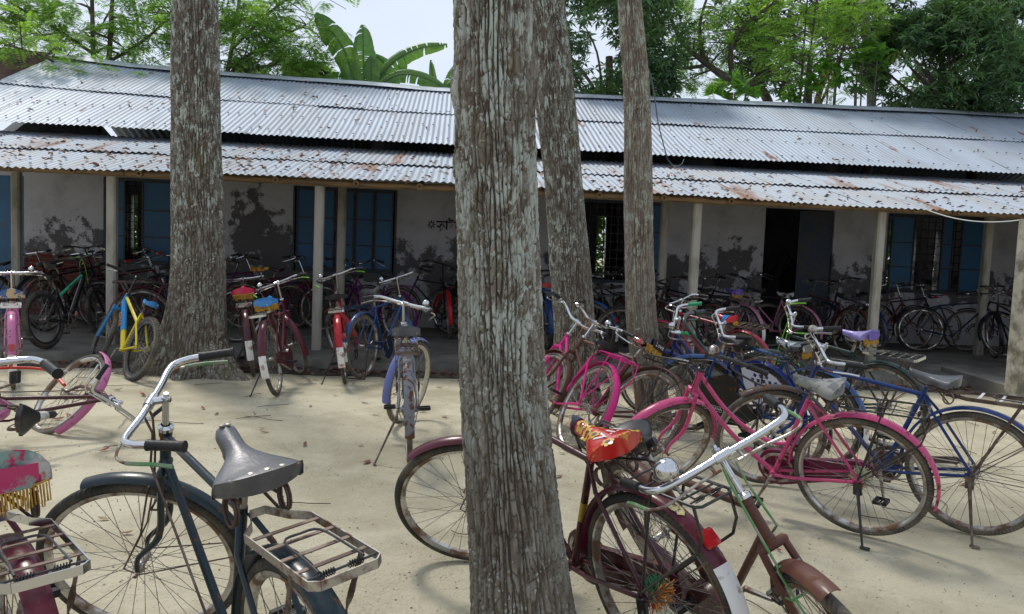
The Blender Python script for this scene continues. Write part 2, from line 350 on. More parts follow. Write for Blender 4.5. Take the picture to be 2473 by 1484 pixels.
def bike(pos, sp):
    x, y, z0, yaw, lean, steer, bh, sh, scl = pos
    lod = sp.setdefault('lod', 1)
    root = empty('bicycle', (x, y, z0), parent=None)
    root.matrix_world = Matrix.Translation((x, y, z0)) @ Matrix.Rotation(R(yaw), 4, 'Z') @ Matrix.Rotation(-R(lean), 4, 'X') @ Matrix.Scale(scl, 4)
    tag(root, sp['label'], 'bicycle', sp['group'])
    SM = Matrix.Translation(A0) @ Matrix.Rotation(R(steer), 4, SAX) @ Matrix.Translation(-A0)
    st = lambda p: SM @ Vector(p)
    nt_ = (10, 8, 6)[lod]
    fm = sp['frame']; kind = sp.get('kind', 'gents'); mt = kind == 'mtb'
    guardm = sp.get('guard', fm)
    # ---- frame
    f = MB(); tr = .021 if mt else .0145
    hb, ht = (.74, .87) if not mt else (.80, .90)
    seat_top = .785 if kind != 'mtb' else .72
    ST = seat_at(seat_top)
    f.tube([BB - STD*.01, ST], tr, nt_)
    f.tube([axis_at(hb), axis_at(ht)], .0185 if not mt else .024, nt_)
    if lod < 2 or mt:
        for zz in (hb+.004, ht-.006): f.lathe([(.0185, -.012), (.0215, -.010), (.0215, .010), (.0185, .012)], c=axis_at(zz), axis=SAX, n=12)
    if kind == 'gents':
        f.tube([seat_at(seat_top-.015), axis_at(ht-.02)], tr*.92, nt_)
        f.tube([BB, axis_at(hb+.03)], tr, nt_)
    elif kind == 'mtb':
        f.tube([BB, BB.lerp(axis_at(hb+.03), .5), axis_at(hb+.03)], [.028, .03, .027], nt_, flat=1.3)
    elif kind == 'ladies':     # two curved tubes
        a = axis_at(ht-.02); b_ = seat_at(.49); c1 = a.lerp(b_, .5) + Vector((-.02, 0, -.13))
        f.tube(smooth_path([a, a.lerp(c1, .55)+Vector((.02, 0, -.015)), c1, c1.lerp(b_, .6)+Vector((0, 0, -.03)), b_], 6), tr*.9, nt_)
        a = axis_at(hb+.025); c1 = a.lerp(BB, .55) + Vector((.0, 0, -.05))
        f.tube(smooth_path([a, a.lerp(c1, .5)+Vector((.015, 0, .0)), c1, BB], 6), tr, nt_)
    else:                      # straight open frame
        f.tube([axis_at(ht-.02), axis_at(ht-.02).lerp(seat_at(.44), .72)+Vector((0, 0, -.035)), seat_at(.40)], tr*.95, nt_)
        f.tube([BB, axis_at(hb+.025)], tr, nt_)
    for s_ in (-1, 1):
        f.tube([BB+Vector((-.01, .03*s_, 0)), BB+Vector((-.12, .042*s_, .01)), RH+Vector((.02, .062*s_, 0))], .0095 if not mt else .012, 6)
        f.tube([ST+Vector((-.004, .014*s_, -.02)), ST+Vector((-.06, .05*s_, -.10)), RH+Vector((.0, .062*s_, .02))], .0085 if not mt else .011, 6)
        f.box(RH+Vector((.004, .062*s_, 0)), (.05, .007, .035))
    f.tube([BB+Vector((0, -.036, 0)), BB+Vector((0, .036, 0))], .021, 10)
    frame = f.build('frame', fm, root)
    if sp.get('dtube'):
        m = MB(); a, b_ = axis_at(hb+.03), BB; m.tube([a, a.lerp(b_, .62)], [.031, .0335], 10, flat=1.3); m.tube([axis_at(hb-.005), axis_at(ht+.005)], .0265, 10); m.build('down_tube', sp['dtube'], frame)
    # seat post
    p = MB(); sc = Vector((-.37, 0, sh)); p.tube([seat_at(seat_top-.02), seat_at(sh-.075)], .0125, 8)
    p.build('seat_post', sp.get('post', steel), root)
    # ---- fork
    f = MB(); cr = axis_at(.725)
    if mt:
        f.tube([st(cr+Vector((0, -.075, 0))), st(cr+Vector((0, .075, 0)))], .018, 8)
        for s_ in (-1, 1):
            e = FH + Vector((0, .068*s_, 0)); t_ = cr + Vector((0, .068*s_, .03))
            f.tube([st(t_), st(t_.lerp(e, .45))], .014, 8); f.tube([st(t_.lerp(e, .4)), st(e)], .02, 8)
    else:
        f.tube([st(cr+Vector((0, -.05, .002))), st(cr+Vector((0, -.04, .006))), st(cr+Vector((0, .04, .006))), st(cr+Vector((0, .05, .002)))], [.011, .016, .016, .011], 10)
        for s_ in (-1, 1):
            yy = Vector((0, .048*s_, 0))
            f.tube([st(q) for q in smooth_path([cr+yy*.8+Vector((0, 0, .010)), axis_at(.64)+yy*.92, axis_at(.49)+yy+Vector((.004, 0, 0)), FH+Vector((-.028, .05*s_, .06)), FH+Vector((0, .052*s_, -.002))], 4)], [.0125]*9+[.0115, .0105, .0095, .009, .0085, .008, .008, .008], 7)
    f.build('fork', sp.get('forkm', fm), root)
    # ---- wheels
    put_wheel(root, Matrix.Translation(RH), sp, True)
    put_wheel(root, SM @ Matrix.Translation(FH), sp, False)
    # ---- mudguards
    if sp.get('guards', True):
        g = guard(*sp.get('rg', (2, 196)), n=(30, 22, 14)[lod]); g.v = [(a+RH.x, b, c+RH.z) for a, b, c in g.v]
        go = g.build('rear_mudguard', guardm, root)
        if sp.get('flap'):
            fa, fb = sp.get('fl') or (sp.get('rg', (2, 196))[1]-28, sp.get('rg', (2, 196))[1]+4); g = guard(fa, fb, n=6, wid=.0345, rad=RW+.0165); g.v = [(a+RH.x, b, c+RH.z) for a, b, c in g.v]
            g.build('mudguard_flap', sp['flap'] if not sp['flap'] is True else whitepaint, go)
        g = guard(*sp.get('fg', (62, 200)), n=(28, 20, 14)[lod]); g.v = [tuple(st((a+FH.x, b, c+FH.z))) for a, b, c in g.v]
        go2 = g.build('front_mudguard', sp.get('fguard', guardm), root)
        if lod < 2:
            for hubp, ang, T in ((RH, sp.get('rg', (2, 196))[1]-14, lambda q: Vector(q)), (FH, sp.get('fg', (62, 200))[1]-12, st), (RH, 140, lambda q: Vector(q))):
                m = MB(); a = R(ang); e = hubp + Vector((math.cos(a)*(RW+.014), 0, math.sin(a)*(RW+.014)))
                for s_ in (-1, 1): m.tube([T(hubp+Vector((0, .066*s_, 0))), T(e+Vector((0, .034*s_, 0)))], .0028, 5)
                m.tube([T(e+Vector((0, -.034, 0))), T(e+Vector((0, .034, 0)))], .003, 5)
                m.build('mudguard_stay', sp.get('staym', rusty), root)
        if sp.get('reflector'):
            m = MB(); a = R(sp.get('refa') or sp.get('rg', (2, 196))[1]-38); d = Vector((math.cos(a), 0, math.sin(a))); e = RH + d*(RW+.045)
            tg = Vector((-math.sin(a), 0, math.cos(a)))
            if sp['reflector'] == 'round': m.lathe([(.0, -.008), (.034, -.008), (.036, .0), (.03, .007), (0, .010)], c=e, axis=d, n=18, closed_prof=False)
            else:
                m.prism([(-.021, -.03), (.021, -.03), (.027, -.022), (.027, .022), (.021, .03), (-.021, .03), (-.027, .022), (-.027, -.022)], .014, o=e, X=Vector((0, 1, 0)), Y=tg, Z=d)
            ro = m.build('reflector', redlens, root)
            m = MB(); m.bar(e-d*.035, e-d*.006, .014, .014, tg); m.build('reflector_bracket', blacksteel, ro)
        if sp.get('flapsun'):
            a = R(sp.get('rg', (2, 196))[1]-2); d = Vector((math.cos(a), 0, math.sin(a))); tg = Vector((math.sin(a), 0, -math.cos(a))); o_2 = RH + d*(RW+.0345); m = MB()
            m.prism([(.013*math.cos(t), .013*math.sin(t)) for t in [PI*i/10 for i in range(11)]], .002, o=o_2, X=Vector((0, 1, 0)), Y=tg*-1, Z=d)
            for i in range(9):
                t = PI*(i+.5)/9; dd = Vector((0, 1, 0))*math.cos(t) - tg*math.sin(t); m.bar(o_2+dd*.016, o_2+dd*.028, .002, .003, d)
            m.build('sun_emblem', redlens, go, smooth=False)
        if sp.get('sticker'):
            a = R(112); d = Vector((math.cos(a), 0, math.sin(a))); tg = Vector((-math.sin(a), 0, math.cos(a))); o_2 = RH + d*(RW+.031); m = MB()
            m.prism([(-.016, .030), (-.020, .018), (-.016, -.02), (0, -.034), (.016, -.02), (.020, .018), (.016, .030), (0, .036)], .0024, o=o_2+Vector((0, .004, 0)), X=Vector((0, 1, 0)), Y=tg*-1, Z=d); so2 = m.build('crest_sticker', pm('crest_sticker_vinyl', (.50, .42, .20), (.05, .04, .03), scale=60, lo=.5, hi=.54, rough=.4), go, smooth=False)
            m = MB(); m.tube([seat_at(.50), seat_at(.585)], .0152, 12); m.build('frame_band', pm('yellow_band', (.42, .30, .03), rough=.4), frame)
            vs, fs = text_geo('www.avoncycles.com', .017, .0004); p0, p1 = seat_at(.785)+Vector((-.06, .05, -.10)), RH+Vector((0, .062, .02)); d = (p1-p0).normalized(); nrm = Vector((0, 1, 0)); Y_ = nrm.cross(d); o_2 = p0.lerp(p1, .4)+nrm*.0092; m = MB()
            m.add([o_2 + d*v.x + Y_*v.y + nrm*v.z for v in vs], fs); m.build('frame_lettering', whitepaint, frame, smooth=False)
    # ---- handlebar with stem
    S0 = axis_at(bh) + Vector((sp.get('bfx', 0), 0, 0)); hp = handlebar_pts(sp.get('bar', 'roadster')); kb = sp.get('bar', 'roadster')
    if mt: S0 = axis_at(bh) + Vector((.05, 0, 0))
    half = smooth_path([Vector(q) for q in hp], 5)
    full = [Vector((q.x, -q.y, q.z)) for q in reversed(half)] + half[1:]
    barm = sp.get('barm', chrome); b = MB(); rb = .0118 if lod < 2 else .013
    b.tube([st(S0+q) for q in full], rb, (12, 8, 6)[lod])
    b.tube([st(axis_at(ht-.01)), st(axis_at(bh)+Vector((0, 0, .004)))], .0112, 10); S1 = axis_at(bh)
    if not mt:
        b.tube([st(S1+Vector((-.012, 0, -.002))), st(S0+Vector((hp[0][0], 0, 0)))], .013, 8)
        b.tube([st(S0+Vector((hp[0][0], -.028, 0))), st(S0+Vector((hp[0][0], .028, 0)))], .0165, 10)
        b.lathe([(.0, .022), (.009, .022), (.009, .012), (.015, .010), (.015, .0)], c=st(S1), axis=SM.to_3x3() @ SAX, n=6, closed_prof=False)
    else: b.tube([st(axis_at(bh-.02)), st(S0)], .018, 8)
    b.lathe([(.02, -.012), (.025, -.008), (.025, .004), (.015, .012)], c=axis_at(ht+.012), axis=SAX, n=14)
    hbo = b.build('handlebar', barm, root)
    for s_ in (-1, 1):
        e = Vector(hp[-1]); q = Vector(hp[-2]); d = (e-q).normalized(); L0 = (e-q).length
        a = e - d*min(L0*.98, .118); ee = e + d*.006
        mirror = lambda v: Vector((v.x, v.y*s_, v.z))
        g = MB(); rg_ = .0165
        if lod < 2:
            npt = 13; pts = []; rr = []
            for i in range(npt): pts.append(st(S0+mirror(a.lerp(ee, i/(npt-1))))); rr.append(rg_*(1.0 if i % 2 else .90) if 0 < i < npt-1 else rg_*1.08)
            g.tube(pts, rr, 12)
        else: g.tube([st(S0+mirror(a)), st(S0+mirror(ee))], rg_*1.05, 6)
        g.build('grip', sp.get('grip', rubber), hbo)
    if sp.get('bell'):
        m = MB(); s_ = sp['bell']; k_ = sp.get('bells', 1.); q = half[int(len(half)*.34)]; c = S0 + Vector((q.x-.005, q.y*s_, q.z+.035*k_))
        prof = [(0, .028), (.012, .0265), (.022, .020), (.028, .008), (.029, -.006), (.027, -.010), (0, -.010)]
        prof = [(a*k_, b2*k_) for a, b2 in prof]
        m.lathe(prof, c=st(c), axis=SM.to_3x3() @ Vector((0, 0, 1)), n=18, closed_prof=False); m.lathe([(0, .031), (.005, .031), (.005, .027)], c=st(c), axis=(0, 0, 1), n=8, closed_prof=False)
        m.tube([st(c+Vector((0, 0, -.012))), st(c+Vector((.004, 0, -.036*k_)))], .008, 6)
        m.build('bell', sp.get('bellm', chrome), hbo)
    # ---- rod brakes
    lev = sp.get('lever', True)
    if lev and kb == 'roadster':
        for s_ in (-1, 1):
            m = MB(); pts = [(.066, .03, -.022), (.068, .12, -.022), (.074, .19, -.026), (.066, .238, -.030), (.035, .270, -.034), (-.01, .283, -.040), (-.06, .290, -.048), (-.115, .300, -.062)]
            pts = [st(S0+Vector((q[0], q[1]*s_, q[2]))) for q in pts]; sm_ = smooth_path(pts, 4); k = len(sm_)
            m.tube(sm_[:int(k*.66)], .0048, 7)
            for yy in (.05, .17): m.tube([st(S0+Vector((.037, yy*s_, -.004))), st(S0+Vector((.067, yy*s_, -.022)))], .006, 6)
            lo = m.build('brake_lever', sp.get('levm', steel), root)
            m = MB(); m.tube(sm_[int(k*.62):], .0062, 7); m.build('lever_sleeve', sp.get('sleeve', steel), lo)
        m = MB()
        m.tube([st(S0+Vector((.064, -.022, -.02))), st(S0+Vector((.066, -.024, -.07))), st(axis_at(.80)+Vector((.045, -.028, 0))), st(axis_at(.70)+Vector((.048, -.03, 0)))], .0042, 6)
        m.tube([st(S0+Vector((.064, .022, -.02))), st(S0+Vector((.06, .026, -.10))), axis_at(.76)+Vector((-.01, .05, 0)), BB+Vector((.06, .05, .10)), BB+Vector((-.02, .055, .03))], .0042, 6)
        for s_ in (-1, 1): m.tube([st(axis_at(.70)+Vector((.048, -.03, 0))), st(axis_at(.69)+Vector((.046, .036*s_, 0))), st(axis_at(.50)+Vector((.075, .034*s_, 0))), st(FH+Vector((.035, .056*s_, .03))), st(FH+Vector((.004, .056*s_, .0)))], .0036, 5)
        m.tube([st(axis_at(.60)+Vector((.0, -.05, 0))), st(axis_at(.60)+Vector((.035, -.04, 0))), st(axis_at(.60)+Vector((.035, .04, 0))), st(axis_at(.60)+Vector((0, .05, 0)))], .0045, 5)
        if lod < 2: m.build('brake_rods', sp.get('rodm', rusty), root)
    elif lev:
        for s_ in (-1, 1):
            i0 = int(len(half)*.72); q = half[i0]; e = Vector(hp[-1]); m = MB()
            if mt: pts = [Vector((.02, .20, .0)), Vector((.05, .22, -.01)), Vector((.045, .30, -.02))]
            else: pts = [q+Vector((.01, -.02, -.012)), q+Vector((.035, .01, -.03)), e+Vector((.05, .015, -.05)), e+Vector((.01, .022, -.055))]
            m.tube([st(S0+Vector((v.x, v.y*s_, v.z))) for v in smooth_path(pts, 4)], [.009]*3+[.006]*(len(smooth_path(pts, 4))-3), 6)
            m.build('brake_lever', sp.get('levm', chrome), root)
        m = MB()
        for s_ in (-1, 1):
            q = half[int(len(half)*.6)]; c0 = S0+Vector((q.x+.02, q.y*s_, q.z-.01))
            m.tube([st(v) for v in smooth_path([c0, S0+Vector((.11, .05*s_, .03)), S0+Vector((.09, -.03*s_, -.07)), axis_at(.76)+Vector((.04, -.02*s_, 0))], 5)], .0028, 5)
        m.build('brake_cables', sp.get('cable', blacksteel), root)
    # ---- saddle
    if sp.get('saddle', leather):
        tilt = sp.get('tilt', 4); puff = sp.get('puff', .0); wd = sp.get('swide', 1.0)
        TM = Matrix.Translation(sc) @ Matrix.Rotation(-R(tilt), 4, 'Y')
        s_ = saddle_mesh(puff=puff, n=(24, 18, 12)[lod], wide=wd, skirt=sp.get('skirt', .036)); s_.v = [tuple(TM @ Vector(q)) for q in s_.v]
        so_ = s_.build('saddle', sp.get('saddle', leather), root, ang=55)
        if sp.get('rivets'):
            m = MB()
            for s2 in (.90,):
                for t in (-.9, -.5, -.1, .3, .75):
                    c = TM @ Vector(((.5-s2-.04*(1-abs(t)))*.27, saddle_half(.95)*t, saddle_top(s2, t)+.0015)); m.lathe([(0, .003), (.006, .003), (.0095, .001), (.0095, -.002)], c=c, axis=(0, 0, 1), n=12, closed_prof=False)
            for t in (-.4, .4):
                c = TM @ Vector((.47*.27, .02*t, saddle_top(.04, t)+.002)); m.lathe([(0, .003), (.006, .003), (.0085, .001), (.0085, -.002)], c=c, axis=(0, 0, 1), n=12, closed_prof=False)
            m.build('rivets', steel, so_)
        if lod < 2:
            m = MB(); z = -.06
            for yy in (-1, 1):
                m.tube([TM @ Vector(q) for q in smooth_path([(.12, .012*yy, -.03), (.07, .018*yy, z-.012), (-.02, .022*yy, z-.018), (-.10, .05*yy, z-.025)], 4)], .0045, 6)
                cc = Vector((-.095, .062*yy, z-.045)); rad = sp.get('coil', .028)
                m.tube([TM @ (cc + Vector((math.cos(a)*rad*.95, yy*.004*a/PI, math.sin(a)*rad*1.15))) for a in [R(90+i*30) for i in range(25)]], .0042, 6)
                m.tube([TM @ (cc+Vector((.0, .004*yy, rad*1.15))), TM @ Vector((-.118, .075*yy, -.035))], .0045, 6)
                m.tube([TM @ (cc+Vector((-.005, 0, -rad*1.15))), TM @ Vector((-.03, .02*yy, z-.03)), TM @ Vector((.0, .012*yy, -.07))], .0045, 6)
            m.tube([TM @ Vector((-.01, -.03, -.072)), TM @ Vector((-.01, .03, -.072))], .013, 8)
            m.build('saddle_springs', sp.get('springm', rusty), so_)
        if sp.get('skirt_cloth'):
            nn = (24, 18, 12)[lod]; lim = (nn+1)*13; keepf = [q for q in s_.f if all(i < lim and i % 13 in (0, 1, 11, 12) for i in q)]
            used = sorted({i for q in keepf for i in q}); ix = {a: i for i, a in enumerate(used)}; TI = TM.inverted(); t3 = MB()
            t3.add([TM @ (lambda v: Vector((v.x*1.012-.001, v.y*1.03, v.z-.0015)))(TI @ Vector(s_.v[i])) for i in used], [tuple(ix[i] for i in q) for q in keepf]); t3.build('saddle_skirt', sp['skirt_cloth'], so_)
        if sp.get('cover_trim'):     # a panel of other cloth draped on the saddle
            t2 = saddle_mesh(puff=puff+.004, n=14, wide=wd*1.02, skirt=.05)
            lo_, hi_ = sp.get('trim_span', (-.02, .075)); keep = []
            xs = [v[0] for v in t2.v]
            keepf = [q for q in t2.f if all(lo_ <= xs[i] <= hi_ for i in q)]
            used = sorted({i for q in keepf for i in q}); ix = {a: i for i, a in enumerate(used)}
            t3 = MB(); t3.add([TM @ (Vector(t2.v[i])+Vector((0, 0, .0025))) for i in used], [tuple(ix[i] for i in q) for q in keepf]); t3.build('cover_panel', sp['cover_trim'], so_)
        if sp.get('fringe'):
            fr = fringe_mesh(puff=puff, wide=wd, seed=int(x*100), drop=sp.get('drop', .05), scope=sp.get('scope', .9)); fr.v = [tuple(TM @ Vector(q)) for q in fr.v]; fr.build('fringe', fringe_m, so_)
            if sp.get('panel'):
                m = MB(); hw = saddle_half(1)*.72
                poly = [(-hw, .012), (hw, .012), (hw, -.028), (hw*.7, -.05), (-hw*.7, -.05), (-hw, -.028)]
                m.prism(poly, .004, o=TM @ Vector((-.5*.27-.011, 0, saddle_top(1, .5, puff)-.02-puff*.55)), X=(0, -1, 0), Y=(TM.to_3x3() @ Vector((0, 0, 1))), Z=(TM.to_3x3() @ Vector((-1, 0, 0))))
                po = m.build('rear_flap', sp['panel'], so_)
                if sp.get('ptext'):
                    vs, fs = text_geo(sp['ptext'], .05, .0006); o = TM @ Vector((-.5*.27-.0145, 0, saddle_top(1, .5, puff)-.036-puff*.55)); Z = TM.to_3x3() @ Vector((0, 0, 1))
                    m = MB(); m.add([o + Vector((0, -1, 0))*v.x + Z*v.y + Vector((-1, 0, 0))*v.z for v in vs], fs); m.build('flap_lettering', sp.get('ptextm', whitepaint), po, smooth=False)
        if sp.get('stext'):              # lettering pressed on to the saddle top
            vs, fs = text_geo(sp['stext'], .066, 0, .001); m = MB(); out = []
            for v in vs:
                xx = -.070 + (v.y)*1.0; yy = -v.x*1.0                      # reads from behind the saddle
                s2 = .5 - xx/.27; t = yy/(saddle_half(s2)*wd*.965/.93*.93)
                out.append(TM @ Vector((xx, yy, saddle_top(s2, max(-1, min(1, t*.97)), puff)+.0045)))
            m.add(out, fs); m.build('saddle_lettering', whitepaint, so_, smooth=False)
        if sp.get('flowers'):
            m = MB(); m2 = MB()
            for fx, fy in ((-.02, .032), (.045, -.008), (.0, -.032), (.025, .03), (-.125, .062), (-.125, -.058), (.07, .012)):
                def onto(u, v, lift):
                    s2 = min(1, max(0, .5 - u/.27)); t = max(-1, min(1, v/(saddle_half(s2)*wd)));  return TM @ Vector((u, v, saddle_top(s2, t, puff)+lift))
                for k in range(6):
                    a = 2*PI*k/6; cx, cy = fx+.015*math.cos(a), fy+.015*math.sin(a)
                    ring = [onto(cx+.008*math.cos(b_), cy+.008*math.sin(b_), .0016) for b_ in [2*PI*i/8 for i in range(8)]]; m.add(ring, [tuple(range(8))])
                m2.add([onto(fx+.010*math.cos(b_), fy+.010*math.sin(b_), .0021) for b_ in [2*PI*i/10 for i in range(10)]], [tuple(range(10))])
            m.build('printed_petals', pm('petal_print', (.62, .38, .05), rough=.3, coat=.4), so_); m2.build('printed_flower_centres', pm('flower_centre', (.09, .03, .015), rough=.3, coat=.4), so_)
    # ---- carrier
    if sp.get('carrier'):
        cm, ck = sp['carrier'], sp.get('ckind', 'flat'); m = MB(); zc = sp.get('cz', .80); x0, x1, hw = -.50, -.90, sp.get('cw', .078)
        if ck == 'flat':
            out = [(x0+.08, .02), (x0, .05), (x0-.05, hw), (x1+.02, hw), (x1, hw-.02)]
            loop = out + [(a, -b) for a, b in reversed(out)]
            pts = [Vector((a, b, zc)) for a, b in loop]
            for i in range(len(pts)):
                m.bar(pts[i], pts[(i+1) % len(pts)], .0035, .022)
        else:
            out = [(x0+.10, .015), (x0-.02, hw), (x1+.015, hw), (x1, hw-.015)]; loop = out + [(a, -b) for a, b in reversed(out)]
            m.tube([Vector((a, b, zc)) for a, b in loop] + [Vector((*loop[0], zc))], .005, 7)
        co = m.build('carrier', cm, root, ang=30)
        m = MB(); nb = sp.get('cbars', 4)
        for i in range(nb):
            xx = x0-.05 + (x1-x0+.09)*(i+.5)/nb
            if ck == 'flat': m.box((xx, 0, zc+.006), (.014, 2*hw-.004, .003))
            else: m.tube([(xx, -hw, zc), (xx, hw, zc)], .0038, 6)
        m.build('carrier_bars', sp.get('cbarm', cm), co, ang=30)
        if lod < 2:
            m = MB()
            m.tube([(x1+.035, -hw+.004, zc+.004), (x1+.035, hw-.004, zc+.004)], .003, 6)
            for yy in (-.035, .035):
                m.tube([(x1+.035+.007*math.cos(a), yy-.018+.036*a/(2*PI*6), zc+.004+.007*math.sin(a)) for a in [2*PI*i/6 for i in range(37)]], .0018, 4, False)
            m.tube(smooth_path([(x1+.035, .055, zc+.012), (x1+.10, .052, zc+.016), (x1+.22, .045, zc+.018), (x1+.235, .0, zc+.018), (x1+.22, -.045, zc+.018), (x1+.10, -.052, zc+.016), (x1+.035, -.055, zc+.012)], 4), .0032, 6)
            m.build('spring_clip', sp.get('clipm', blacksteel), co)
        m = MB()
        for s_ in (-1, 1):
            if ck == 'flat':
                a = Vector((x1+.10, hw*s_, zc-.005)); b_ = RH + Vector((-.005, .070*s_, .01)); k = 26; vs = []; fs = []
                for i in range(k+1):
                    t = i/k; c = a.lerp(b_, t); tw = PI*2*max(0, min(1, (t-.25)/.45)); d1 = Vector((math.cos(tw), math.sin(tw)*.9, 0)); d2 = Vector((-math.sin(tw)*.9, math.cos(tw), 0))
                    for p, q in ((.009, .0022), (-.009, .0022), (-.009, -.0022), (.009, -.0022)): vs.append(c+d1*p+d2*q)
                for i in range(k):
                    for j in range(4): fs.append((i*4+j, i*4+(j+1) % 4, (i+1)*4+(j+1) % 4, (i+1)*4+j))
                m.add(vs, fs)
            else:
                m.tube([(x1+.20, hw*s_, zc), RH + Vector((.0, .070*s_, .02))], .0055, 6)
                m.tube([(x1+.02, hw*s_, zc), (x1+.0, hw*s_, zc-.09), (x1+.02, hw*s_, zc-.15), RH + Vector((-.01, .072*s_, .04))], .0055, 6)
        m.build('carrier_stays', sp.get('cstaym', rusty if ck == 'flat' else cm), root, ang=30)
    # ---- chain, cranks and pedals
    m = MB(); yb = -.052
    m.lathe([(.092, yb-.002), (.096, yb), (.092, yb+.002), (.078, yb+.002), (.078, yb-.002)], c=BB, n=36)
    for i in range(5): a = 2*PI*i/5+.3; m.bar(BB+Vector((math.cos(a)*.016, yb, math.sin(a)*.016)), BB+Vector((math.cos(a)*.082, yb, math.sin(a)*.082)), .004, .012, (0, 1, 0))
    ca = R(sp.get('crank', -60))
    for s_ in (-1, 1):
        d = Vector((math.cos(ca), 0, math.sin(ca)))*s_; m.tube([BB+Vector((0, .07*s_, 0)), BB+Vector((0, .078*s_, 0))+d*.165], [.012, .008], 7)
    m.tube([BB+Vector((0, -.075, 0)), BB+Vector((0, .075, 0))], .009, 8)
    for s_ in (-1, 1): m.tube([BB+Vector((0, yb, .094*s_)), RH+Vector((0, yb, .034*s_))], .0035, 4)
    cko = m.build('crankset', sp.get('crankm', steel if lod < 2 else blacksteel), root)
    for s_ in (-1, 1):
        d = Vector((math.cos(ca), 0, math.sin(ca)))*s_; c = BB + Vector((0, .125*s_, 0)) + d*.165; m = MB()
        m.tube([c-Vector((0, .045*s_, 0)), c+Vector((0, .045*s_, 0))], .006, 6)
        for q in (-1, 1): m.box(c+Vector((.028*q, 0, 0)), (.020, .082, .022))
        for q in (-1, 1): m.box(c+Vector((0, .043*q, 0)), (.066, .004, .018))
        m.build('pedal', rubber, cko, ang=20)
    cg = sp.get('chain', None)
    if cg:
        m = MB(); pts = []; c = Vector((BB.x, BB.z))
        if sp.get('case') == 'big':
            pts = [(.02, .175), (.06, .11), (.045, .03), (-.01, -.02)]
            pts = [(BB.x+.15, .20), (BB.x+.16, .34), (BB.x+.09, .48), (BB.x-.05, .57), (BB.x-.22, .62), (BB.x-.31, .58), (BB.x-.29, .48), (BB.x-.35, .42), (BB.x-.42, .38), (BB.x-.47, .30), (BB.x-.30, .20), (BB.x, .165)]
        else:
            for i in range(13): a = R(-100 + 20*i); pts.append((BB.x+math.cos(a)*.115, BB.z+math.sin(a)*.115))
            pts += [(RH.x+.02, RH.z+.062), (RH.x-.045, RH.z+.045), (RH.x-.06, RH.z), (RH.x-.045, RH.z-.045), (RH.x+.04, RH.z-.06)] if sp.get('case') == 'full' else [(RH.x+.10, RH.z+.055), (RH.x+.06, RH.z+.03), (RH.x+.10, RH.z+.012), (BB.x-.10, BB.z+.045)]
        sidey = .085 if sp.get('case') == 'big' else -.071
        m.prism(pts, .026 if sp.get('case') else .010, o=(0, sidey, 0))
        cgo = m.build('chain_guard', cg, root, ang=30)
        if sp.get('ctext'):
            vs, fs = text_geo(sp['ctext'], .038, .0006); m = MB(); oo = Vector((BB.x-.02, sidey+.0145, .30))
            m.add([oo + Vector((-1, 0, 0))*v.x + Vector((0, 0, 1))*v.y + Vector((0, 1, 0))*v.z for v in vs], fs); m.build('chain_guard_lettering', whitepaint, cgo, smooth=False)
            m = MB(); 
            for (a, b_, c_, d_) in ((-.115, .022, .115, .022), (-.115, -.022, .115, -.022), (-.115, -.022, -.115, .022), (.115, -.022, .115, .022)): m.bar(oo+Vector((-a, 0, b_)), oo+Vector((-c_, 0, d_)), .002, .003, (0, 1, 0))
            m.build('lettering_border', whitepaint, cgo, smooth=False)
    # ---- stand
    sl = math.sin(R(lean)); cl = math.cos(R(lean))
    if sp.get('stand') == 'side':
        m = MB(); yf = .235; zf = yf*math.tan(R(lean)) - (z0/scl if z0 else 0)*0 + .004; xf = RH.x + sp.get('sx', -.06)
        a = RH + Vector((.0, .075, -.03)); e = Vector((xf, yf, zf)); k = a.lerp(e, .28)
        m.box(a, (.045, .012, .07)); m.tube([a, k, a.lerp(e, .85), e], [.011, .0085, .0065, .0065], 7); m.box(e+Vector((-.012, .0, .002)), (.05, .022, .006))
        m.build('kickstand', sp.get('standm', blacksteel), root)
    elif sp.get('stand') == 'rear':
        m = MB()
        for s_ in (-1, 1): m.tube([RH+Vector((.0, .078*s_, 0)), (RH.x-.13, .11*s_, .012)], .006, 6)
        m.tube([(RH.x-.13, -.11, .012), (RH.x-.13, .11, .012)], .006, 6); m.build('kickstand', blacksteel, root)
    # ---- extras
    for mm, side, cols in sp.get('brush', []):
        hubp = RH if mm == 'rear' else FH; rg = random.Random(5)
        for ci, c in enumerate(cols):
            m = MB()
            for i in range(130):
                a = rg.uniform(0, 2*PI)*.33 + ci*2*PI/3; yy = rg.uniform(-.03, .03)*1.2; l = rg.uniform(.035, .062)
                p0 = hubp + Vector((math.cos(a)*.016, yy, math.sin(a)*.016)); p1 = hubp + Vector((math.cos(a+rg.uniform(-.2, .2))*l, yy+rg.uniform(-.02, .02), math.sin(a+rg.uniform(-.2, .2))*l))
                m.tube([(p0), (p1)], [.003, .0015], 3)
            m.build('hub_brush', c, root, smooth=False)
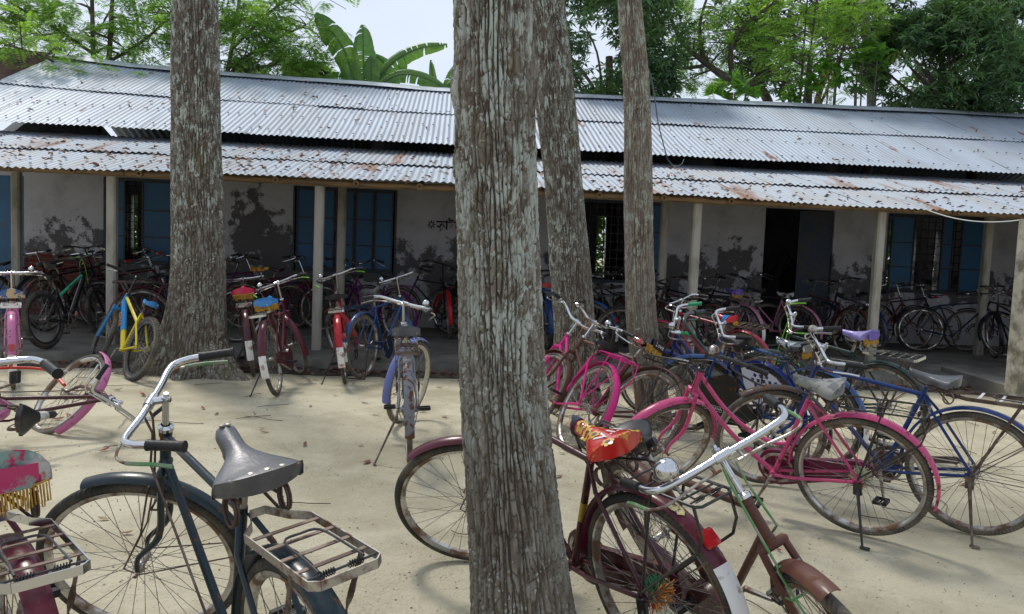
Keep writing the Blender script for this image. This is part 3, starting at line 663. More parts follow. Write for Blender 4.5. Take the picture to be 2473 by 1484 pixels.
    if sp.get('skirt_guard'):
        m = MB(); pts = []
        for i in range(15): a = R(68 + 5.6*i); pts.append((RH.x+math.cos(a)*(RW-.005), RH.z+math.sin(a)*(RW-.005)))
        pts += [(RH.x-.05, RH.z+.05), (RH.x+.06, RH.z+.08), (RH.x+.12, RH.z+.20)]
        m.prism(pts, .003, o=(0, .068, 0)); sg = m.build('skirt_guard', sp['skirt_guard'], root, ang=20)
        m = MB(); rg = random.Random(3)
        for i in range(9):
            for j in range(9):
                cx = RH.x - .33 + .055*i + (.027 if j % 2 else 0); cz = RH.z + .05 + .04*j; q = Vector((cx-RH.x, 0, cz-RH.z))
                if q.length > RW-.035 or q.z < .07 - q.x*.0 or q.x > .05 or q.length < .10: continue
                a0_ = rg.uniform(0, 1.5)
                for k in range(4):
                    a = a0_ + k*PI/2; ctr = Vector((cx+.0095*math.cos(a), .0705, cz+.0095*math.sin(a))); m.add([ctr+Vector((.0085*math.cos(t), 0, .0085*math.sin(t))) for t in [2*PI*n_/8 for n_ in range(8)]], [tuple(range(8))])
        m.build('clover_print', sp['cloverm'], sg, smooth=False)
    if sp.get('dtext'):       # writing down the frame tube, on the left side
        a = axis_at(hb+.03); d = (BB-a).normalized(); up = Vector((0, 1, 0)).cross(d)
        vs, fs = text_geo(sp['dtext'], sp.get('dsize', .03), .0006); oo = a.lerp(BB, sp.get('dpos', .4)) + Vector((0, (tr+.0012) if not mt else .046, 0))
        side = Vector((0, 1, 0)); X_ = d; Y_ = side.cross(d)
        m = MB(); m.add([oo + X_*v.x + Y_*v.y + side*v.z for v in vs], fs); m.build('frame_lettering', sp.get('dtextm', whitepaint), frame, smooth=False)
    if sp.get('toptube'):     # sloping top tube of the mountain bikes, its own colour
        m = MB(); a, b_ = axis_at(ht-.02), seat_at(.62); m.tube([a, b_], .019, 8); m.build('top_tube', sp['toptube'], root)
        if sp.get('ttext'):
            d = (a-b_).normalized(); side = Vector((0, -1, 0)); Y_ = side.cross(d); vs, fs = text_geo(sp['ttext'], .045, .0006); oo = a.lerp(b_, .45)+side*.0205
            m = MB(); m.add([oo + d*v.x + Y_*v.y + side*v.z for v in vs], fs); m.build('frame_lettering', blacksteel, frame, smooth=False)
    if sp.get('lie'):
        bpy.context.view_layer.update(); zz = min((root.matrix_world @ (o.matrix_local if o.parent == root else Matrix()) @ Vector(v.co)).z for o in root.children if o.type == 'MESH' for v in o.data.vertices)
        root.location.z += -zz + .004
    return root
# ================================================================== ground
def at(x, y, Y):
    """world point seen at photo pixel (x,y of a 2473 px wide frame) at depth Y along the ground axis"""
    d = cam.matrix_world.to_3x3() @ Vector(((x-1236.5)/CAM_F, -(y-742)/CAM_F, -1)); t = Y/d.y
    return Vector((0, 0, CAM_H)) + d*t
gm = pm('packed_sand', (.47, .425, .305), (.375, .335, .235), scale=1.6, lo=.42, hi=.62, rough=.95, spec=.2, bump=.9, bscale=60, bdist=.012, c3=(.56, .515, .385), s3=.5, lo3=.4, hi3=.65)
t = gm.node_tree; b = t.nodes['Principled BSDF']
# trodden relief: broad scuffs + grit
tc = N(t, 'ShaderNodeTexCoord'); n_ = N(t, 'ShaderNodeTexNoise'); n_.inputs['Scale'].default_value = 8.5; n_.inputs['Detail'].default_value = 9; n_.inputs['Roughness'].default_value = .68
L(tc.outputs['Object'], n_.inputs['Vector']); 
bp = N(t, 'ShaderNodeBump'); bp.inputs['Strength'].default_value = .8; bp.inputs['Distance'].default_value = .035; t.links.new(tc.outputs['Object'], n_.inputs['Vector']); t.links.new(n_.outputs['Fac'], bp.inputs['Height'])
old = [l for l in t.links if l.to_socket == b.inputs['Normal']][0].from_node; t.links.new(bp.outputs[0], old.inputs['Normal'])
# bicycle tracks: long wandering grooves, and heel scuffs
wv = N(t, 'ShaderNodeTexWave', wave_type='BANDS', bands_direction='DIAGONAL'); wv.inputs['Scale'].default_value = .42; wv.inputs['Distortion'].default_value = 7.5; wv.inputs['Detail'].default_value = 1.2; wv.inputs['Detail Scale'].default_value = .35
t.links.new(tc.outputs['Object'], wv.inputs['Vector']); wr = N(t, 'ShaderNodeMapRange'); wr.inputs['From Min'].default_value = .965; wr.inputs['From Max'].default_value = 1.0; t.links.new(wv.outputs['Fac'], wr.inputs['Value'])
b2_ = N(t, 'ShaderNodeBump'); b2_.invert = True; b2_.inputs['Strength'].default_value = .55; b2_.inputs['Distance'].default_value = .02; t.links.new(wr.outputs[0], b2_.inputs['Height'])
vo = N(t, 'ShaderNodeTexVoronoi', feature='SMOOTH_F1'); vo.inputs['Scale'].default_value = 3.4; vo.inputs['Randomness'].default_value = 1; t.links.new(tc.outputs['Object'], vo.inputs['Vector'])
b3_ = N(t, 'ShaderNodeBump'); b3_.inputs['Strength'].default_value = .35; b3_.inputs['Distance'].default_value = .04; t.links.new(vo.outputs['Distance'], b3_.inputs['Height']); t.links.new(b2_.outputs[0], b3_.inputs['Normal']); t.links.new(b3_.outputs[0], bp.inputs['Normal'])
nx = 150; xs = np.sign(np.linspace(-1, 1, nx))*np.abs(np.linspace(-1, 1, nx))**3*150; ys = np.concatenate([np.linspace(-20, 0, 10), np.linspace(.3, 12, 90), np.linspace(13, 300, 14)])
V = []; 
for yy in ys:
    for xx in xs:
        z = 0
        if abs(xx) < 12 and yy < 9: z = .012*mnoise.noise(Vector((xx*.8, yy*.8, 0))) + .006*mnoise.noise(Vector((xx*2.6, yy*2.6, 3)))
        V.append((xx, yy, z-.004))
F = [(j*nx+i, j*nx+i+1, (j+1)*nx+i+1, (j+1)*nx+i) for j in range(len(ys)-1) for i in range(nx-1)]
tag(mesh_np('ground', V, F, gm, smooth=True), kind='structure')

# ================================================================== school building
BYAW = R(4.5); BO = Vector((0, 10.16, 0)); BM = Matrix.Translation(BO) @ Matrix.Rotation(BYAW, 4, 'Z')
def bw(u, w_, z): return BM @ Vector((u, w_, z))
bld = empty('school_building', BO, (0, 0, BYAW))
tag(bld, 'long low school building with grey corrugated tin roof, blue shutters and a bicycle veranda', 'building')
U0, U1 = -8.72, 14.0
# plaster with flaked patches showing dark render and brick low down
def plaster():
    m = pm('flaking_plaster', (.44, .435, .45), (.32, .315, .325), scale=2.2, lo=.45, hi=.7, rough=.9, spec=.2, bump=.25, bscale=40, bdist=.004)
    t = m.node_tree; L = t.links.new; b = t.nodes['Principled BSDF']; base = [l for l in t.links if l.to_socket == b.inputs['Base Color']][0].from_socket
    tc = N(t, 'ShaderNodeTexCoord'); sx = N(t, 'ShaderNodeSeparateXYZ'); L(tc.outputs['Object'], sx.inputs[0])
    n1 = N(t, 'ShaderNodeTexNoise'); n1.inputs['Scale'].default_value = 1.7; n1.inputs['Detail'].default_value = 12; n1.inputs['Roughness'].default_value = .72; L(tc.outputs['Object'], n1.inputs['Vector'])
    def mth(op, a, b_=None, c_=None):
        x = N(t, 'ShaderNodeMath', operation=op)
        for i, q in enumerate((a, b_, c_)):
            if q is None: continue
            if isinstance(q, (int, float)): x.inputs[i].default_value = q
            else: L(q, x.inputs[i])
        return x.outputs[0]
    # left bays have lost nearly all the lower plaster, the right ones only a band at shoulder height
    left = mth('MULTIPLY_ADD', sx.outputs['Z'], -.17, .215); band = mth('MULTIPLY_ADD', mth('ABSOLUTE', mth('ADD', sx.outputs['Z'], -1.12)), -.26, .075)
    k_ = N(t, 'ShaderNodeMapRange'); k_.interpolation_type = 'SMOOTHSTEP'; k_.inputs['From Min'].default_value = -3.4; k_.inputs['From Max'].default_value = -1.6; L(sx.outputs['X'], k_.inputs['Value'])
    hm = N(t, 'ShaderNodeMix', data_type='FLOAT'); L(k_.outputs[0], hm.inputs['Factor']); L(left, hm.inputs['A']); L(band, hm.inputs['B'])
    bump_u = mth('MULTIPLY', mth('EXPONENT', mth('MULTIPLY', mth('POWER', mth('ADD', sx.outputs['X'], 4.1), 2.0), -2.2)), .09)
    hz = N(t, 'ShaderNodeMath', operation='ADD'); L(hm.outputs['Result'], hz.inputs[0]); L(bump_u, hz.inputs[1])
    ad = N(t, 'ShaderNodeMath', operation='ADD'); L(n1.outputs['Fac'], ad.inputs[0]); L(hz.outputs[0], ad.inputs[1])
    mr = N(t, 'ShaderNodeMapRange'); mr.inputs['From Min'].default_value = .50; mr.inputs['From Max'].default_value = .53; L(ad.outputs[0], mr.inputs['Value'])
    x1 = N(t, 'ShaderNodeMix', data_type='RGBA'); L(base, x1.inputs['A']); x1.inputs['B'].default_value = (.105, .10, .10, 1); L(mr.outputs[0], x1.inputs['Factor'])
    # brick showing at the left end, low down
    br = N(t, 'ShaderNodeTexBrick'); br.inputs['Color1'].default_value = (.13, .03, .022, 1); br.inputs['Color2'].default_value = (.09, .024, .02, 1); br.inputs['Mortar'].default_value = (.10, .09, .08, 1); br.inputs['Scale'].default_value = 1.0
    br.inputs['Brick Width'].default_value = .25; br.inputs['Row Height'].default_value = .08; br.inputs['Mortar Size'].default_value = .006
    cm = N(t, 'ShaderNodeCombineXYZ'); L(sx.outputs['X'], cm.inputs[0]); L(sx.outputs['Z'], cm.inputs[1]); L(cm.outputs[0], br.inputs['Vector'])
    a2 = N(t, 'ShaderNodeMath', operation='MULTIPLY_ADD'); L(sx.outputs['Z'], a2.inputs[0]); a2.inputs[1].default_value = -1.1; a2.inputs[2].default_value = 1.25
    a3 = N(t, 'ShaderNodeMath', operation='MULTIPLY_ADD'); L(sx.outputs['X'], a3.inputs[0]); a3.inputs[1].default_value = -.5; a3.inputs[2].default_value = -3.25
    mi = N(t, 'ShaderNodeMath', operation='MINIMUM'); L(a2.outputs[0], mi.inputs[0]); L(a3.outputs[0], mi.inputs[1])
    a4 = N(t, 'ShaderNodeMath', operation='ADD'); L(mi.outputs[0], a4.inputs[0]); L(n1.outputs['Fac'], a4.inputs[1])
    m4 = N(t, 'ShaderNodeMapRange'); m4.inputs['From Min'].default_value = .50; m4.inputs['From Max'].default_value = .56; L(a4.outputs[0], m4.inputs['Value'])
    x2 = N(t, 'ShaderNodeMix', data_type='RGBA'); L(x1.outputs['Result'], x2.inputs['A']); L(br.outputs['Color'], x2.inputs['B']); L(m4.outputs[0], x2.inputs['Factor']); L(x2.outputs['Result'], b.inputs['Base Color'])
    bp = N(t, 'ShaderNodeBump'); bp.inputs['Distance'].default_value = .012; bp.invert = True; bp.inputs['Strength'].default_value = .8; L(mr.outputs[0], bp.inputs['Height'])
    old = [l for l in t.links if l.to_socket == b.inputs['Normal']][0].from_node; L(bp.outputs[0], old.inputs['Normal'])
    return m
plas = plaster()
concrete = pm('veranda_concrete', (.18, .17, .145), (.095, .09, .078), scale=1.6, lo=.42, hi=.62, rough=.9, spec=.25, bump=.4, bscale=18, bdist=.01, c3=(.19, .18, .155), s3=3)
postc = pm('post_concrete', (.36, .335, .285), (.20, .19, .13), scale=5, lo=.48, hi=.68, rough=.9, stretch=(1, 1, .35), bump=.3, bscale=50, bdist=.004)
tin = pm('galvanised_tin', (.33, .385, .455), (.19, .085, .045), scale=1.0, lo=.655, hi=.70, rough=.5, r2=.85, metal=.12, m2=.0, stretch=(2.0, .35, 1), c3=(.29, .325, .375), s3=.8, lo3=.42, hi3=.6, bump=.12, bscale=14)
tin2 = pm('rust_stained_tin', (.335, .385, .45), (.22, .115, .065), scale=.8, lo=.575, hi=.67, rough=.52, r2=.85, metal=.12, m2=0., stretch=(2.2, .28, 1), c3=(.32, .33, .34), s3=1.2, lo3=.42, hi3=.62, bump=.12, bscale=14)
ridge_m = pm('ridge_zinc', (.44, .49, .55), (.34, .37, .41), scale=3, rough=.45, metal=.15)
bamboo = pm('bamboo', (.27, .165, .075), (.13, .085, .05), scale=7, lo=.45, hi=.65, rough=.5, stretch=(.5, 3, 3), bump=.2, bscale=30)
bluep = pm('blue_shutter_paint', (.014, .095, .20), (.04, .08, .11), scale=5, lo=.55, hi=.75, rough=.55, c3=(.010, .06, .135), s3=1.2, bump=.1, bscale=25)
darkiron = pm('dark_iron', (.012, .018, .026), (.05, .03, .02), scale=14, rough=.6)
doorm = pm('dark_door', (.010, .024, .050), (.03, .03, .03), scale=6, rough=.6)
moss = pm('plinth_edge', (.15, .14, .12), (.06, .06, .05), scale=5, rough=.95, bump=.6, bscale=14, bdist=.02)
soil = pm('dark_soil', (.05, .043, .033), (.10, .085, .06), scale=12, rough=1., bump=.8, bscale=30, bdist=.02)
# plinth with an eroded front edge
rg = random.Random(2); m = MB(); n = 240; vs = []; fs = []
for i in range(n+1):
    u = U0 + (U1-U0)*i/n; e = -.86 + .045*mnoise.noise(Vector((u*1.3, 0, 0))) + .03*mnoise.noise(Vector((u*5, 2, 0))); h = .115 + .012*mnoise.noise(Vector((u*3, 7, 0)))
    vs += [(u, e-.02, -.05), (u, e-.015+.02*mnoise.noise(Vector((u*9, 4, 0))), .045), (u, e+.012, h-.008), (u, e+.07, h), (u, -.2, .12), (u, 9.4, .12)]
for i in range(n):
    for j in range(5): fs.append((i*6+j, (i+1)*6+j, (i+1)*6+j+1, i*6+j+1))
m.add(vs, fs); m.build('veranda_floor', concrete, bld, ang=30)
# walls: front with openings, back with openings, gables, cross walls
m = MB()
W0 = 3.2; TH = .22
OPEN = [(-8.55, -7.70, .12, 2.35), (-6.46, -4.72, 1.0, 2.4), (-3.44, -1.74, 1.0, 2.4), (1.12, 2.83, 1.0, 2.4), (4.59, 5.83, .12, 2.4), (6.80, 8.72, 1.02, 2.4), (10.6, 12.2, 1.0, 2.4)]
def wall_run(m, w_, top, opens):
    us = U0+.1
    for a, b_, z0, z1 in opens:
        if a > us: m.box(((us+a)/2, w_+TH/2, (top+.1)/2), (a-us, TH, top-.1))
        if z0 > .2: m.box(((a+b_)/2, w_+TH/2, (z0+.1)/2), (b_-a, TH, z0-.1))
        m.box(((a+b_)/2, w_+TH/2, (z1+top)/2), (b_-a, TH, top-z1)); us = b_
    m.box(((us+U1-.1)/2, w_+TH/2, (top+.1)/2), (U1-.1-us, TH, top-.1))
wall_run(m, W0, 2.98, OPEN)
m.build('front_wall', plas, bld, smooth=False)
m = MB(); wall_run(m, 9.1, 3.55, [(-8.35, -8.2, 1.0, 2.4), (1.9, 2.1, .9, 2.4), (2.75, 2.98, .9, 2.4), (10.2, 10.95, .9, 2.4), (11.45, 11.6, .9, 2.4)])
m.build('back_wall', plas, bld, smooth=False)
m = MB()
for u in (U0+.22, -2.2, 3.9, 6.3, U1-.22):
    m = MB(); m.prism([(W0+TH, .12), (9.1, .12), (9.1, 3.3), (6.2, 4.3), (5.0, 3.6), (W0+TH, 2.7)], .2, o=(u, 0, 0), X=(0, 1, 0), Z=(1, 0, 0)); m.build('cross_wall', plas, bld, smooth=False)
m = MB(); m.box((9.45, 1.65, 1.45), (.2, 3.0, 2.7)); m.build('light_blocking_wall', plas, bld, smooth=False)  # unseen wall added beyond the right bay to keep side light out
# posts (octagonal-ish grooved concrete)
def post(u, w_, wd, top, name='veranda_post', m_=postc, z0=.12):
    m = MB(); h = wd/2; c = h*.35
    poly = [(-h, -h+c), (-h+c, -h), (h-c, -h), (h, -h+c), (h, h-c), (h-c, h), (-h+c, h), (-h, h-c)]
    m.prism(poly, top-z0, o=(u, w_, (top+z0)/2), X=(1, 0, 0), Y=(0, 1, 0), Z=(0, 0, 1)); return m.build(name, m_, bld, ang=25)
for i, u in enumerate((-7.45, -5.0, -2.48, -.02, 2.37, 4.87, 7.33, 9.8, 12.2)): post(u, 0, .115, 2.19)
for u in (-7.05, -2.44, 2.42, 7.63, 12.6): post(u, 1.75, .12, 2.62)
# bamboo eave beam with rafter ends
bmo = None
m = MB(); zb = 2.235
rg = random.Random(4); u = U0; segs = []
while u < U1:
    l = rg.uniform(3.5, 5.2); segs.append((u, min(u+l, U1))); u += l-.25
for k, (a, b_) in enumerate(segs):
    pts = []; rr = []; x = a; i = 0
    while x < b_:
        pts.append((x, -.075 + (.012 if k % 2 else -.004), zb + .012*mnoise.noise(Vector((x*.7, k, 0))))); rr.append(.043 if i % 6 else .048); x += .06; i += 1
    m.tube(pts, rr, 10)
bmo = m.build('eave_beam', bamboo, bld, ang=60)
for i in range(29):
    u = -8.6 + .81*i + rg.uniform(-.12, .12); m = MB()
    y0, z0 = -.15, 2.232; y1, z1 = 3.15, 3.015
    m.tube([(u, y0, z0), (u+.01, y1, z1)], [.042, .047], 10, caps=False); m.lathe([(.042, 0), (.018, 0), (.018, .09)], c=(u, y0, z0), axis=(0, .977, .213), n=10, closed_prof=False)
    m.build('rafter', bamboo, bld)
# corrugated roofs: every course is built of separate overlapping sheets
RID = ((-8.7, -7.2, -5.6, -3.7, -1.3, 1.7, 4.4, 8., 11.5), (.13, .01, -.05, -.07, -.12, -.09, -.05, 0, .03)); EAV = ((-6.1, -4.2, -2.3, -.9, 1.8, 4, 6.6), (-.02, .01, .03, .04, .03, -.01, -.01))
def sagz(u, w_):
    if w_ > 2.78 or w_ > 6.0: return float(np.interp(u, *RID))*(min(w_, 6.4)-2.3)/4.1
    return float(np.interp(u, *EAV))*max(0, 1-(w_+.35)/2.6)
def roof(name, prof, mat_, seed, parent, pitch=.0865, amp=.0095, sheetw=.80, tatter=.006):
    """prof: list of (w,z) from the top edge to the bottom edge of one course"""
    rg = random.Random(seed); V = []; F = []; u = U0; k = 0
    while u < U1+.2:
        nw = int(round(sheetw/pitch)); spw = 8; ncol = nw*spw+1; lift = (k % 2)*.0015; sk = rg.uniform(-.0012, .0012); dl = rg.uniform(-.018, .018); nrow = 9
        base = len(V); tw = rg.uniform(-.0012, .002)
        for r in range(nrow):
            t = r/(nrow-1); w_ = prof[0][0] + (prof[1][0]-prof[0][0])*t; z = prof[0][1] + (prof[1][1]-prof[0][1])*t
            sag = .010*mnoise.noise(Vector((u*.6, w_*1.2, seed)))
            sg0, sg1 = sagz(u, w_), sagz(u+sheetw, w_)
            for c in range(ncol):
                uu = u + (nw*pitch+pitch*.5)*c/(ncol-1); ph = 2*PI*(uu-u)/pitch
                dent = .006*mnoise.noise(Vector((uu*3.1, w_*2.2, seed+5))) + .016*max(0, mnoise.noise(Vector((uu*.9, w_*.9, seed+9)))-.25)
                edge = 0.
                if r == nrow-1: edge = tatter*mnoise.noise(Vector((uu*9, seed, 0)))
                V.append((uu, w_ + (prof[1][0]-prof[0][0])*.0 - (dl if r == nrow-1 else 0) + edge, z + sag + sg0+(sg1-sg0)*c/(ncol-1) + amp*math.cos(ph) + dent + lift + sk*t*4 + tw*(c/ncol)*t))
        for r in range(nrow-1):
            for c in range(ncol-1): i = base+r*ncol+c; F.append((i, i+ncol, i+ncol+1, i+1))
        u += nw*pitch; k += 1
    V = np.array(V, dtype=np.float32); n = len(V)          # give the sheets a thickness
    V2 = V.copy(); V2[:, 2] -= .0022
    F = np.array(F); F2 = F[:, ::-1] + n
    o = mesh_np(name, np.vstack([V, V2]), np.vstack([F, F2]), mat_, parent, smooth=True)
    return o
sl_up = (4.80-3.10)/(6.4-2.3)
roof('main_roof', [(6.4, 4.80+.012), (4.30, 4.80-(6.4-4.30)*sl_up+.012)], tin, 1, bld)
roof('main_roof', [(4.52, 4.80-(6.4-4.52)*sl_up-.014), (2.3, 3.10-.012)], tin, 2, bld)
roof('veranda_roof', [(2.75, 2.99+.01), (1.05, 2.25+(1.05+.35)*.241+.012)], tin2, 3, bld, tatter=.012)
roof('veranda_roof', [(1.24, 2.25+(1.24+.35)*.241-.014), (-.35, 2.25-.008)], tin2, 4, bld, tatter=.02)
roof('rear_roof', [(6.4, 4.80), (9.6, 4.80-3.2*sl_up)], tin, 5, bld, pitch=.173, amp=.0125)
m = MB(); n = 120; vs = []; fs = []
for i in range(n+1):
    u = U0-.02 + (U1-U0+.2)*i/n; zz = 4.80 + sagz(u, 6.4) + .012*mnoise.noise(Vector((u*.6, 3, 1)))+ (.004 if int(u/1.8) % 2 else 0)
    for w_, z in ((6.10, -.085), (6.17, -.055), (6.33, .015), (6.40, .045), (6.47, .015), (6.63, -.055), (6.70, -.085), (6.63, -.060), (6.4, .035), (6.17, -.060)): vs.append((u, w_, zz+z+.028))
for i in range(n):
    for j in range(10): fs.append((i*10+j, i*10+(j+1) % 10, (i+1)*10+(j+1) % 10, (i+1)*10+j))
m.add(vs, fs); m.build('ridge_cap', ridge_m, bld, ang=50)
# roofing nails with black washers (many)
m = MB(); rg = random.Random(8)
for w_, s0 in ((6.1, 0), (4.42, 1), (3.4, 0), (2.5, 1), (1.15, 2), (.3, 2), (-.2, 2), (2.2, 2)):
    for i in range(105):
        u = U0 + .0865*round((rg.uniform(-.03, .03) + (U1-U0)*i/105)/.0865)
        z = (4.80-(6.4-w_)*sl_up) if s0 < 2 else 2.25+(w_+.35)*.241
        z += sagz(u, w_)
        m.lathe([(0, .012), (.012, .010), (.020, .0)], c=(u, w_, z+.017), axis=(0, 0, 1), n=6, closed_prof=False)
tag(m.build('roofing_nails', darkiron, bld), kind='stuff')
# purlins under the main eave
m = MB()
for w_, z in ((3.05, 3.30),): m.tube([(U0+.1+i*.5, w_, z+.01*mnoise.noise(Vector((i*.4, w_, 0)))) for i in range(46)], .045, 8)
m.build('purlin', bamboo, bld)
# shutters, grilles, doors
def shutter(u0, u1, z0, z1, w_, rot=0., hinge=None, rows=3):
    m = MB(); wd = u1-u0; h = z1-z0
    e = empty('shutter', (hinge if hinge is not None else u0, w_, z0), (0, 0, rot), bld)
    off = u0-(hinge if hinge is not None else u0)
    m.box((off+wd/2, 0, h/2), (wd, .006, h)); m.build('shutter_sheet', bluep, e, smooth=False)
    m = MB()
    for x in (off+.012, off+wd-.012): m.box((x, -.010, h/2), (.024, .016, h))
    for i, zz in enumerate((.014, h*.31, h*.64, h-.014)): m.box((off+wd/2, -.008, zz), (wd-.05, .012, .022))
    m.build('shutter_frame', darkiron, e, smooth=False)
    return e
def grille(u0, u1, z0, z1, w_):
    m = MB(); n = int((u1-u0)/.12)
    for i in range(n+1): u = u0+(u1-u0)*i/n; m.box((u, w_, (z0+z1)/2), (.012, .012, z1-z0))
    for i in range(9): m.box(((u0+u1)/2, w_-.0135, z0+(z1-z0)*(i+.5)/9), (u1-u0, .012, .012))
    for i in range(0, n-1, 2):
        for k in range(4):
            c = (u0+(u1-u0)*(i+1)/n, w_-.026, z0+(z1-z0)*(k+.5)/4); m.lathe([(.05, -.005), (.056, -.005), (.056, .005), (.05, .005)], c=c, n=16)
    return m.build('window_grille', darkiron, bld, smooth=False)
def frame_(u0, u1, z0, z1):
    m = MB()
    for u in (u0+.015, u1-.015): m.box((u, W0+.03, (z0+z1)/2), (.03, .09, z1-z0))
    for z in (z0+.025, z1-.025): m.box(((u0+u1)/2, W0+.03, z), (u1-u0-.1, .09, .05))
    return m.build('window_frame', doorm, bld, smooth=False)
for a, b_, z0, z1 in OPEN:
    if z0 > .5: frame_(a, b_, z0, z1)
for i in range(5):
    a = -3.44+.05 + 1.6*i/5; shutter(a+.006, a+1.6/5-.006, 1.05, 2.36, W0+.0)
shutter(-6.41, -6.12, 1.05, 2.36, W0); shutter(-5.86, -5.33, 1.05, 2.36, W0); shutter(-5.31, -4.78, 1.05, 2.36, W0); grille(-6.40, -4.80, 1.05, 2.35, W0+.14)
shutter(2.52, 2.78, 1.05, 2.36, W0); shutter(1.18, 1.43, 1.05, 2.36, W0-.01, R(-70), 1.18); grille(1.18, 2.78, 1.05, 2.35, W0+.14)
shutter(6.87, 7.30, 1.07, 2.36, W0); shutter(7.80, 8.02, 1.07, 2.36, W0); shutter(8.16, 8.66, 1.07, 2.36, W0); grille(6.87, 8.66, 1.07, 2.35, W0+.14)
m = MB(); m.box((-8.125, W0+.05, 1.24), (.84, .04, 2.22)); m.build('door', bluep, bld, smooth=False)
m = MB(); m.box((0, .0, 0), (.60, .035, 2.24)); d_ = m.build('door', doorm, bld, smooth=False); d_.location = (5.52, W0+.06, 1.25)
m = MB(); m.box((0, 0, 0), (.62, .035, 2.24)); d2 = m.build('door', doorm, bld, smooth=False); d2.location = (4.62, W0+.42, 1.25); d2.rotation_euler = (0, 0, R(80))
# painted asterisk and Bengali word on the wall
inkm = pm('black_wall_paint', (.012, .012, .014), rough=.8)
m = MB(); c = Vector((-1.16, W0-.003, 1.86))
for k in range(8):
    a = 2*PI*k/8; d = Vector((math.cos(a), 0, math.sin(a))); m.bar(c+d*.022, c+d*.068, .020, .003, (0, 1, 0))
vs, fs = text_geo('\u09b8\u09be\u0987\u09c7\u0995\u09b2', .21, .0015, .006)
o = Vector((-.72, W0-.003, 1.85)); xs_ = [v.x for v in vs] or [0]
m.add([o + Vector((1, 0, 0))*v.x + Vector((0, 0, 1))*v.y + Vector((0, -1, 0))*v.z for v in vs], fs)
m.build('wall_lettering', inkm, bld, smooth=False)
# leaf litter on the roof
# pillar by the steps, cable, kerb
pil = MB(); pil.prism([(-.13, -.12), (-.12, -.13), (.12, -.13), (.13, -.12), (.13, .12), (.12, .13), (-.12, .13), (-.13, .12)], 2.12, o=(0, 0, 1.0), X=(1, 0, 0), Y=(0, 1, 0), Z=(0, 0, 1)); pil.box((0, 0, .03), (.36, .36, .14))
pillarm = pm('stained_plaster', (.40, .37, .30), (.13, .115, .085), scale=4.5, lo=.46, hi=.6, rough=.9, bump=.5, bscale=24, bdist=.008, c3=(.27, .27, .21), s3=2)
po = pil.build('pillar', pillarm, None, ang=30); po.location = (5.68, 8.62, 0); po.rotation_euler = (0, 0, BYAW)
tag(po, 'square plastered pillar with black damp stains at the right edge of the yard', 'pillar')
kb = MB(); kpts = [Vector((5.78, 10.35, .0)), Vector((5.80, 8.78, .0))]
kb.bar(kpts[0]+Vector((0, 0, .09)), kpts[1]+Vector((0, 0, .07)), .14, .19)
tag(kb.build('kerb', concrete, None, ang=30), 'low concrete kerb running from the veranda edge to the stained pillar', 'kerb')
wire = pm('white_wire', (.55, .58, .55), rough=.5); bwire = pm('dark_wire', (.02, .03, .035), rough=.5)
m = MB(); a = bw(5.2, -.40, 2.24); b_ = Vector((5.62, 8.62, 2.07)); m.tube([a.lerp(b_, t)+Vector((0, 0, -.10*4*t*(1-t))) for t in [i/12 for i in range(13)]], .007, 6)
tag(m.build('cable', wire), 'pale wire sagging from the bamboo eave to the stained pillar', 'cable')
m = MB(); pts = [at(1500, -160, 7.0), at(1530, 80, 7.3), at(1573, 190, 8.6), at(1590, 300, 11.2), at(1612, 385, 12.1)]; m.tube(smooth_path(pts, 6), .009, 6)
m.tube(smooth_path([at(1612, 385, 12.1), at(1628, 402, 12.0), at(1645, 398, 11.9), at(1652, 385, 12.0)], 4), .008, 5)
tag(m.build('cable', bwire), 'black electric cable hanging past the thin right-hand trunk on to the tin roof', 'cable')
# rusty neighbouring roof
sh = empty('tin_shed', at(-60, 160, 15.5)); sh.location.z = 0
tag(sh, 'rusty brown tin shed roof beyond the left end of the school roof', 'shed')
rustytin = pm('rusted_tin', (.085, .042, .028), (.045, .03, .025), scale=3, rough=.85, c3=(.13, .07, .045), s3=8, bump=.2, bscale=12)
ox, oy = sh.location.x, sh.location.y
m = MB(); A = [at(-330, 330, 13.2), at(-30, 232, 13.9), at(140, 131, 16.2), at(-200, 95, 17.5)]
def corr(m, A, n=60, amp=.014):
    vs = []; fs = []
    nrm = (A[1]-A[0]).cross(A[3]-A[0]).normalized()
    for j in range(2):
        for i in range(n+1):
            t = i/n; p = (A[0].lerp(A[3], t), A[1].lerp(A[2], t))[j]; vs.append(p + nrm*amp*math.cos(i*PI) - Vector((ox, oy, 0)))
    for i in range(n): fs.append((i, i+1, n+1+i+1, n+1+i))
    k = len(vs); vs += [v-Vector((0, 0, .01)) for v in vs]; fs += [tuple(k+i for i in reversed(f)) for f in fs]; m.add(vs, fs)
corr(m, A); m.build('roof', rustytin, sh, ang=30)
m = MB(); m.box((-1.6, 0.9, 1.6), (4.2, 2.4, 3.0)); m.build('wall', plas, sh, smooth=False)
